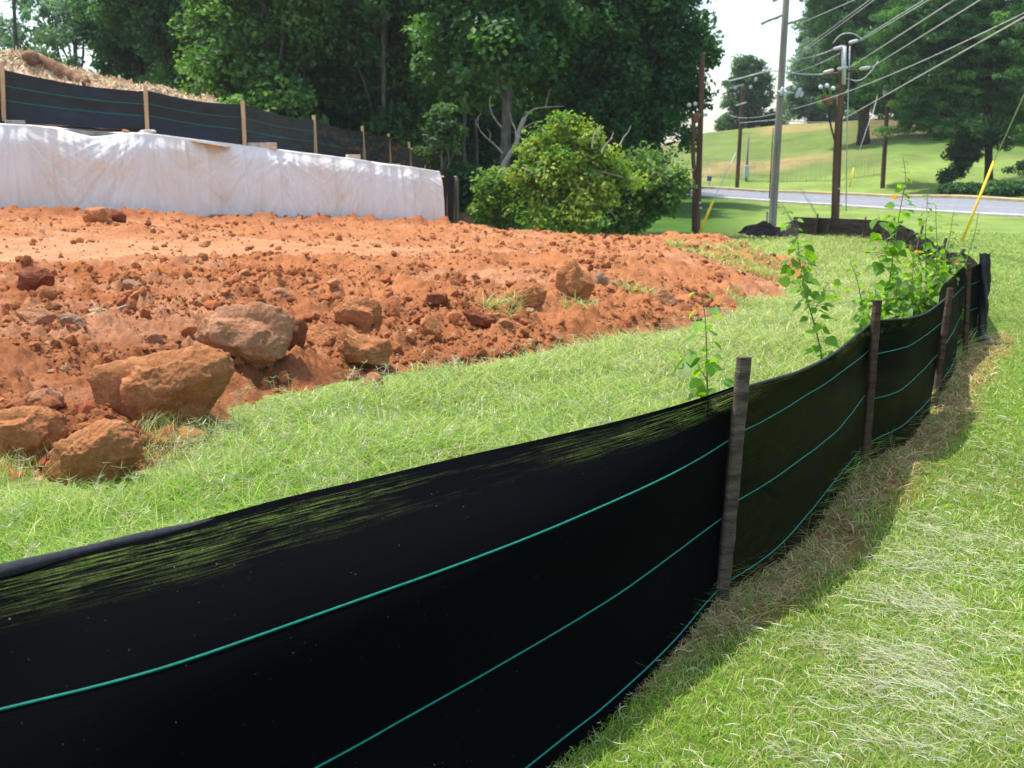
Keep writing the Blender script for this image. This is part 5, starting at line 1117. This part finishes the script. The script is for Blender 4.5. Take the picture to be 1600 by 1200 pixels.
# lone pine on the far crest, its leaf colours toned to paint in haze
d = 134; x = U(1168)*d
pine((x, d, G1(x, d)), [lob(1168, 108, 24, 18, d), lob(1180, 122, 26, 18, d), lob(1158, 135, 28, 20, d), lob(1185, 150, 26, 18, d), lob(1160, 165, 32, 16, d), lob(1190, 172, 20, 14, d), lob(1150, 190, 24, 14, d), lob(1180, 192, 22, 10, d), lob(1200, 185, 14, 12, d), lob(1165, 96, 18, 10, d)],
     W(1170, 98, d), .35, 'lone pale pine silhouetted on the hill crest against the sky', 210, 59, .24, ((.06, .14, .06), (.085, .17, .075)), flat=.6, cr=.95, group=None)
for i, (px, py, w_) in enumerate(((1133, 196, 12), (1215, 196, 16), (1328, 186, 26))):
    d = 136+i; x = U(px)*d; grow_tree('shrub', (x, d, G1(x, d)), (x, d, G1(x, d)+1.5), .08, [lob(px, py, w_, 14, d)], ['shrub on the crest left of the lone pine', 'shrub on the crest right of the lone pine, by the grey pole', 'shrub on the crest between the brown double pole and the thick dark trunk'][i], 'shrub', nc=40, nper=60, size=.2, cr=.8, cols=HAZED_, seed=65+i, limbs=4)

# ------------------------------------------------------------------ utility poles and wires
def pole_thing(px_b, px_t, py_t, d, r0, r1, mat, label, py_b=None):
    x = U(px_b)*d; g = G1(x, d); t = W(px_t, py_t, d); T = thing('utility_pole', (x, d, g), label, 'utility pole', 'utility poles')
    m = MB(); n = 24; ts = np.linspace(0, 1, n); P = np.array([x, d, g-.4])*(1-ts[:, None])+t*ts[:, None]; m.tube(P, np.linspace(r0, r1, n), 12); m.build('pole', mat, T); return T
def insul(T, p, q, r=.09, n=1, name='insulator', mat=None):
    p = np.asarray(p, float); q = np.asarray(q, float); ax = q-p; L = np.linalg.norm(ax); m = MB()
    m.lathe([(.001, 0), (r*.5, .02*L), (r*.9, .12*L), (r, .3*L), (r, .7*L), (r*.9, .88*L), (r*.5, .98*L), (.001, L)], p, ax, 10); m.build(name, mat or M_metal, T)
def bolts(T, pts, d, r=.04):
    for a, b in pts:
        m = MB(); V, F = ICO[1]; m.add(V*r+W(a, b, d)+[0, -.12, 0], None, F); m.build('bolt', M_porc, T)
def arm(T, p, q, w=.10, mat=None):
    m = MB(); m.tube(np.array([p, q], float), w/2, 4); m.build('crossarm', mat or M_pole, T, smooth=False)
def potheads(T, px, py, d, s=1.0):
    """bracket with three white capped cable terminations and a funnel below"""
    m = MB(); k = d/1632
    for dx, dy in ((-16, -2), (-6, -4), (4, 0)):
        c = W(px+dx*s, py+dy*s, d); mm = MB(); V, F = ICO[1]; mm.add(V*3.6*s*k+c, None, F); h_ = mm.build('termination_cap', M_porc, T)
        mm = MB(); mm.tube(np.array([c-[0, 0, 2*s*k], W(px+dx*s*.8, py+9*s, d)]), 1.9*s*k, 8); mm.build('termination', M_cable, T)
    mm = MB(); mm.lathe([(10*s*k, 0), (10*s*k, -4*s*k), (4*s*k, -13*s*k), (2*s*k, -15*s*k)], W(px-5*s, py+12*s, d), (0, 0, 1), 10); mm.build('cable_box', M_brownporc, T)
    mm = MB(); mm.box(W(px+4*s, py+14*s, d), (20*s*k, .08, 5*s*k), None, .01); mm.build('bracket', M_metal, T)
dC = 40.0
C_ = pole_thing(1311, 1317, 70, dC, .13, .095, M_pole, 'brown double pole with grey insulators and three white capped cable ends', None)
m = MB(); q, _ = catmull([W(1303, 372, dC-.15), W(1306, 250, dC-.15), W(1311, 150, dC-.1)], 14); m.tube(q, np.linspace(.13, .09, 14), 10); m.build('riser_conduit', M_pole, C_)
m = MB(); m.tube(np.array([W(1318, 132, dC-.15), W(1319, 72, dC-.15)]), .08, 10); m.build('metal_sleeve', M_metal, C_)
for (a, b_, c_, e_) in ((1302, 77, 1317, 73), (1326, 67, 1341, 63), (1286, 114, 1303, 109), (1308, 108, 1325, 105), (1343, 108, 1360, 105)): insul(C_, W(a, b_, dC-.2), W(c_, e_, dC-.2), .065)
arm(C_, W(1285, 117, dC-.1), W(1362, 106, dC-.1), .07)
potheads(C_, 1298, 138, dC)
bolts(C_, [(1309, 295), (1313, 320), (1302, 330)], dC)
m = MB(); q, _ = catmull([W(1295, 165, dC-.1), W(1297, 190, dC-.1), W(1303, 215, dC-.1), W(1308, 232, dC-.1)], 14); m.tube(q, .035, 7); m.build('riser_cable', M_cable, C_)
m = MB(); q, _ = catmull([W(1301, 68, dC), W(1313, 55, dC), W(1330, 52, dC), W(1348, 61, dC)], 24); m.tube(q, .018, 5); q, _ = catmull([W(1320, 122, dC), W(1340, 126, dC), W(1355, 118, dC), W(1372, 96, dC)], 24); m.tube(q, .018, 5); m.build('jumper_wire', M_wire, C_)
m = MB(); m.tube(np.array([W(1328, 72, dC), W(1324, 180, dC), W(1322, 330, dC)]), .020, 6); m.build('guard_pipe', M_wire, C_)
dB = 40.5
B_ = pole_thing(1210, 1231, -40, dB, .16, .12, M_poleg, 'tall grey pole that rises past the top of the picture')
m = MB(); m.tube(np.array([W(1189, 37, dB-.15), W(1222, 24, dB-.15)]), .045, 5); m.build('crossarm', M_poleg, B_)
m = MB(); m.tube(np.array([W(1231, 37, dB-.15), W(1260, 28, dB-.15)]), .045, 5); m.build('crossarm', M_poleg, B_)
for a, b2_, c_, e_ in ((1190, 38, 1196, 34), (1199, 33, 1206, 30), (1210, 29, 1217, 27), (1238, 36, 1245, 33), (1250, 31, 1258, 28), (1207, 2, 1216, -2), (1240, 46, 1256, 40)): insul(B_, W(a, b2_, dB-.2), W(c_, e_, dB-.2), .05, mat=M_poleg)
for a, b2_, c_, e_ in ((1219, 150, 1224, 136), (1225, 152, 1228, 142), (1243, 153, 1251, 137), (1250, 152, 1254, 143), (1240, 140, 1242, 134)): insul(B_, W(a, b2_, dB-.2), W(c_, e_, dB-.2), .08, name='fuse_cutout')
m = MB(); m.tube(np.array([W(1213, 143, dB-.2), W(1240, 145, dB-.2)]), .04, 5); m.build('bracket', M_metal, B_)
m = MB(); m.tube(np.array([W(1208, 200, dB-.16), W(1202, 310, dB-.16)]), .022, 5); m.build('ground_cable', M_cable, B_)
dA = 38.0
A_ = pole_thing(1092, 1098, 84, dA, .125, .085, M_pole, 'brown pole nearest the dark trees with a rusty cable box on its side')
potheads(A_, 1092, 166, dA, .95)
m = MB(); m.tube(np.array([W(1094, 86, dA), W(1102, 83, dA)]), .04, 5); m.build('top_cap', M_boardg, A_)
m = MB(); q, _ = catmull([W(1084, 185, dA), W(1083, 240, dA), W(1085, 280, dA), W(1084, 362, dA)], 20); m.tube(q, .075, 8); m.build('riser_conduit', M_pole, A_)
bolts(A_, [(1093, 317), (1094, 325)], dA)
dD = 82.0
D__ = pole_thing(1152, 1161, 132, dD, .17, .13, M_pole, 'brown pole beyond the road with a wide pale crossarm, in front of the lone pine')
for a, b2_, c_, e_ in ((1139, 127, 1162, 121), (1162, 121, 1195, 112), (1140, 138, 1162, 132), (1150, 165, 1166, 160)): 
    m = MB(); m.tube(np.array([W(a, b2_, dD-.2), W(c_, e_, dD-.2)]), .055, 5); m.build('crossarm', M_wire, D__)
for a, b2_ in ((1172, 136), (1180, 124), (1148, 137), (1192, 112)): insul(D__, W(a, b2_+3, dD-.2), W(a+2, b2_-3, dD-.2), .12)
b = hit(1381, 293, G, 60, 120); dE = b[1]
E_ = pole_thing(1380, 1391, 88, dE, .17, .13, M_pole, 'brown pole beyond the road carrying a grey transformer can')
m = MB(); k = dE/1632; m.lathe([(.01, 8*k), (3.6*k, 8*k), (4.2*k, 6*k), (4.2*k, -6*k), (3.4*k, -7*k), (.01, -7*k)], W(1384, 141, dE-.5), (0, 0, 1), 14); m.build('transformer', M_metal, E_)
for a, b2_ in ((1384, 108), (1398, 122), (1392, 104)): insul(E_, W(a, b2_+4, dE-.3), W(a+2, b2_-4, dE-.3), .12)
m = MB(); m.tube(np.array([W(1385, 103, dE-.2), W(1402, 101, dE-.2)]), .05, 5); m.build('crossarm', M_pole, E_)
# small grey post with blue box, and small blue sign beyond the road
b = hit(1166, 283, G, 70, 130); d = b[1]; T = thing('service_post', b, 'thin grey service post with a small blue-grey box beyond the road', 'post'); m = MB(); m.tube(np.array([b-[0, 0, .2], W(1169, 213, d)]), .10, 8); m.build('post', M_poleg, T); m = MB(); m.box(W(1166, 268, d)+[0, -.15, 0], (.4, .25, 1.0), None, .03); m.build('meter_box', M_metal, T, smooth=False)
b = hit(1108, 290, G, 70, 130); d = b[1]; T = thing('road_sign', b, 'small blue sign on a thin post beyond the road', 'sign'); m = MB(); m.tube(np.array([b-[0, 0, .2], W(1108, 262, d)]), .035, 6); m.build('post', M_metal, T); m = MB(); m.box(W(1108, 279, d)+[0, -.08, 0], (.36, .04, .42), None, .01); m.build('sign_plate', M_blue, T, smooth=False)
# small utility boxes and marker by the grey pole
b = np.array([U(1198)*39.8, 39.8, -.75])

def wire(label, pa, da, pb, db, r=.016, sag=.0, mat=None, group='overhead wires'):
    a = W(*pa, da); b = W(*pb, db); t = np.linspace(0, 1, 40)[:, None]; P = a*(1-t)+b*t; P[:, 2] -= 4*sag*(t*(1-t))[:, 0]
    m = MB(); rr_ = r*.8; m.tube(P, rr_, 5, cap=False); return tag(m.build('overhead_wire', mat or M_wire, base=a), label, 'wire', group)
def ext_px(pa, pb, k): return (pa[0]+(pb[0]-pa[0])*k, pa[1]+(pb[1]-pa[1])*k)
wire('upper of the close pair of wires leaving the brown double pole top', (1342, 63), dC, ext_px((1342, 63), (1448, -3), 3.2), 15, .016)
wire('lower of the close pair of wires leaving the brown double pole top', (1343, 65), dC, ext_px((1343, 65), (1456, -3), 3.2), 15, .016)
wire('wire rising right from the left insulator of the brown pole', (1327, 106), dC, ext_px((1327, 106), (1491, 0), 2.4), 15, .018)
wire('wire rising right from the rightmost insulator of the brown pole', (1362, 105), dC, ext_px((1376, 96), (1531, 0), 2.4), 15, .018)
wire('long thin wire crossing from the grey pole to the right frame edge', (1236, 171), dB, ext_px((1310, 142), (1600, 10), 1.7), 15, .013, .25)
wire('lowest thick wire rising from the brown double pole to the right frame edge', (1316, 187), dC, ext_px((1316, 187), (1600, 27), 1.7), 15, .020)
wire('level wire between the brown double pole and the grey pole', (1312, 190), dC, (1216, 187), dB, .022, .05)
wire('faint wire continuing left from the grey pole to the pole beyond the road', (1216, 187), dB, (1156, 192), dD, .022)
wire('thin wire from the pole beyond the road, just above the level wire', (1140, 180), dD, (1218, 176), dB, .018, .2)
wire('thick bundled cable between the brown double pole and the grey pole', (1286, 116), dC, (1222, 111), dB, .034, .05)
wire('bundled cable from the grey pole to the crossarm beyond the road', (1222, 111), dB, (1196, 110), dD, .05)
wire('wire from the top left insulator of the double pole to the grey pole', (1302, 77), dC, (1231, 94), dB, .022, .08)
wire('second wire just below, from the double pole down to the grey pole', (1314, 82), dC, (1228, 116), dB, .016, .1)
wire('left wire of the pair climbing behind the grey pole', (1228, 96), 60, ext_px((1243, 87), (1360, 0), 1.8), 22, .016)
wire('right wire of the pair climbing behind the grey pole', (1232, 98), 60, ext_px((1246, 88), (1366, 0), 1.8), 22, .016)
wire('short thin wire high between the tree tops above the grey pole', (1252, 36), dB, ext_px((1252, 36), (1335, 0), 2), 25, .013)
wire('wire from the transformer pole down toward the double pole', (1372, 146), dE, (1362, 184), dE-6, .03)
# guy wires
def guy(pb, ps, pt, d0, d1, label, r=.045):
    b = W(*pb, d0); g = G1(b[0], d0); b[2] = g; s = W(*ps, d0+.15); t = W(*pt, d1); T = thing('guy_wire', b, label, 'guy wire', 'guy wires with yellow sleeves')
    m = MB(); m.tube(np.array([b-[0, 0, .1], s]), r, 8); m.build('sleeve', M_yellow, T); m = MB(); m.tube(np.array([s, t]), .016, 5); m.build('cable', M_wire, T)
guy((1503, 362), (1553, 252), ext_px((1553, 252), (1600, 148), 3), 33, 25, 'guy wire with a long yellow sleeve at the right, anchored in the lawn')
guy((1087, 368), (1115, 312), (1150, 238), 36.5, 41, 'guy wire with a yellow sleeve leaning beside the brown pole by the trees')
b = hit(1327, 292, G, 60, 120); guy((1327, 292), (1334, 262), (1360, 184), b[1], b[1]+2, 'faint yellow-sleeved guy wire on the slope beyond the road', .05)
# chain-link fence beyond the road: thin posts and rails
cl_f = thing('chain_link_fence', hit(1200, 296, G, 80, 120), 'faint chain-link fence along the foot of the hill beyond the road', 'fence')
pts = [(U(p)*dd_, dd_) for p, dd_ in ((1085, 92), (1140, 90), (1200, 87), (1260, 84.5), (1320, 82.5), (1380, 81))]
m = MB(); tops = []
for i in range(21):
    t = i/20*5; k = min(int(t), 4); f = t-k; x = pts[k][0]*(1-f)+pts[k+1][0]*f; y = pts[k][1]*(1-f)+pts[k+1][1]*f; g = G1(x, y); mm = MB(); mm.tube(np.array([[x, y, g-.2], [x, y, g+1.7]]), .012, 5); mm.build('post', M_poleg, cl_f); tops.append((x, y, g))
tp = np.array(tops); m.tube(tp+[0, 0, 1.7], .009, 5); m.tube(tp+[0, 0, .1], .012, 4); m.build('rail', M_poleg, cl_f)
m = MB()
for i in range(20):
    a, b = tp[i], tp[i+1]
    for k_ in range(-4, 12):
        for sgn in (1, -1):
            f0, f1 = k_/12*1.0, (k_+4)/12
            z0, z1 = (0, 1.6) if sgn > 0 else (1.6, 0)
            if f0 < 0 or f1 > 1: continue
            m.tube(np.array([a*(1-f0)+b*f0+[0, 0, z0], a*(1-f1)+b*f1+[0, 0, z1]]), .0035, 3, cap=False)
m.build('mesh', M_poleg, cl_f)

# ------------------------------------------------------------------ weeds
def weed(px_track, d, label, nleaf, lsize, seed, branches=3, cols=((.16, .30, .03), (.20, .36, .04), (.12, .25, .03))):
    rng = np.random.default_rng(seed); pts = [W(a, b, d) for a, b in px_track]; g = G1(pts[0][0], d)
    if pts[0][2] > g+.02: pts = [np.array([pts[0][0]+(pts[0][0]-pts[-1][0])*.04, d, g-.02])]+pts
    q, L = catmull(pts, 40); T = thing('weed', q[0], label, 'weed', 'tall weeds behind the fence'); m = MB(); m.tube(q, np.linspace(.0065, .0018, 40)*max(1, d/7), 6)
    Vs, Fs, Cs = [], [], []; n0 = 0
    anchors = []
    nleaf = int(nleaf*2.4)
    for i in range(nleaf):
        t = (i+rng.uniform(0, 1))/nleaf; t = .12+.88*t; p = q[int(min(39, t*39))]; anchors.append((p, t, i*2.4+rng.normal(0, .4)))
    for b_ in range(branches):
        t0 = rng.uniform(.2, .65); p = q[int(t0*39)]; a = rng.uniform(0, 6.28); Lb = rng.uniform(.12, .28)*L; e = p+np.array([math.cos(a)*Lb*.6, math.sin(a)*Lb*.4, Lb*.75]); qb, _ = catmull([p, (p+e)/2+[0, 0, -.02], e], 12); m.tube(qb, np.linspace(.0035, .0014, 12)*max(1, d/7), 5)
        for i in range(max(3, nleaf//4)): anchors.append((qb[int(rng.uniform(3, 11.9))], .6, rng.uniform(0, 6.28)))
    for (p, t, a) in anchors:
        s = 1.25*lsize*rng.uniform(.6, 1.15)*(1.15-.65*t**2); pet = s*rng.uniform(.5, .9); dz = rng.uniform(-.1, .5)
        dv = np.array([math.cos(a), math.sin(a), dz]); dv /= np.linalg.norm(dv); st = p+dv*pet; m.tube(np.array([p, st]), .0011*max(1, d/6), 4, cap=False)
        dl2 = np.array([math.cos(a), math.sin(a), dz-rng.uniform(.3, 1.1)]); dl2 /= np.linalg.norm(dl2); sd_ = np.cross(dl2, [0, 0, 1.]); sd_ /= np.linalg.norm(sd_)+1e-9; roll = rng.normal(0, .5); nn = np.cross(sd_, dl2); sd2 = sd_*math.cos(roll)+nn*math.sin(roll); nn2 = np.cross(sd2, dl2)
        prof = [(0, 0), (.12, .30), (.35, .42), (.65, .28), (1, 0)]; V = []
        for (f, w_) in prof: V += [st+dl2*f*s+nn2*(-.12*f*f*s), st+dl2*f*s+sd2*w_*s+nn2*(.10*w_-.12*f*f)*s, st+dl2*f*s-sd2*w_*s+nn2*(.10*w_-.12*f*f)*s]
        for k_ in range(4):
            o = n0+k_*3; Fs += [(o, o+3, o+4, o+1), (o, o+2, o+5, o+3)]
        n0 += 15; Vs += V; cc_ = np.array(cols[rng.integers(len(cols))])*rng.uniform(.8, 1.25)
        if rng.random() < .012: cc_ = np.array([.55, .25, .05])
        Cs += [cc_]*15
    m.build('stem', noisy('weed stem', (.10, .16, .05), (.17, .19, .08), 20, .7, 0), T) if 'weed stem' not in bpy.data.materials else m.build('stem', bpy.data.materials['weed stem'], T)
    mk('foliage', np.array(Vs), np.array(Fs), M_weed, T, col=np.clip(np.array(Cs), 0, .8)); return T
weed([(1106, 640), (1105, 600), (1104, 540), (1101, 490), (1094, 452)], 5.1, 'short leafy weed just left of the nearest stake', 17, .088, 1, 2)
weed([(1284, 560), (1276, 520), (1262, 470), (1251, 415), (1243, 360), (1222, 318)], 8.0, 'slender weed leaning left over the grass, its tip before the grey pole', 26, .085, 2, 3)
weed([(1352, 520), (1347, 480), (1340, 440), (1328, 408)], 8.4, 'short weed left of the second stake from the camera', 14, .075, 3, 2)
weed([(1378, 510), (1390, 440), (1398, 380), (1408, 320), (1415, 280), (1411, 244)], 8.6, 'tallest weed, rising in front of the road above the second stake', 26, .095, 4, 3)
weed([(1445, 480), (1447, 420), (1446, 370), (1448, 330), (1450, 298)], 9.2, 'second tallest weed, right of the tallest one', 24, .085, 5, 5)
weed([(1470, 470), (1466, 410), (1463, 360), (1462, 320)], 9.6, 'thin upright weed between the second tallest weed and the guy wire', 16, .06, 6, 3)
weed([(1470, 460), (1476, 410), (1484, 370), (1490, 330)], 10.2, 'thin weed just left of the yellow sleeve', 18, .06, 7, 4)
weed([(1502, 440), (1512, 400), (1524, 360), (1529, 330)], 11.0, 'thin weed right of the yellow sleeve, above the last stakes', 14, .055, 8, 3)
for i, (a, b_, d, lab) in enumerate(((1400, 420, 8.3, 'bushy low weed at the base of the tallest weed'), (1425, 395, 9.0, 'bushy weed left of the second tallest weed'), (1438, 415, 8.8, 'bushy weed lowest in the clump behind the third panel'), (1462, 385, 9.3, 'bushy weed in the middle of the clump'), (1462, 395, 9.4, 'bushy weed at the right of the clump'), (1466, 402, 9.6, 'bushy weed behind the third stake from the camera'), (1460, 425, 8.9, 'low bushy weed touching the fence top near the third stake'), (1365, 450, 8.2, 'low weed directly left of the second stake top'))):
    weed([(a-2, b_+95), (a, b_+50), (a+3, b_)], d, lab, 22, .080, 30+i, 6)

# ------------------------------------------------------------------ air
hz = bpy.data.materials.new('air'); hz.use_nodes = True; N = hz.node_tree.nodes; N.clear(); o_ = N.new('ShaderNodeOutputMaterial'); v_ = N.new('ShaderNodeVolumePrincipled')
v_.inputs['Density'].default_value = .0003; v_.inputs['Color'].default_value = (.93, .96, 1, 1); v_.inputs['Anisotropy'].default_value = .3; hz.node_tree.links.new(v_.outputs[0], o_.inputs['Volume'])
m = MB(); m.box((0, 430, 15), (2200, 1000, 50)); tag(m.build('haze', hz, smooth=False), 'thin summer haze over the far hill and woods', 'haze', kind='stuff')
scene.cycles.volume_bounces = 0
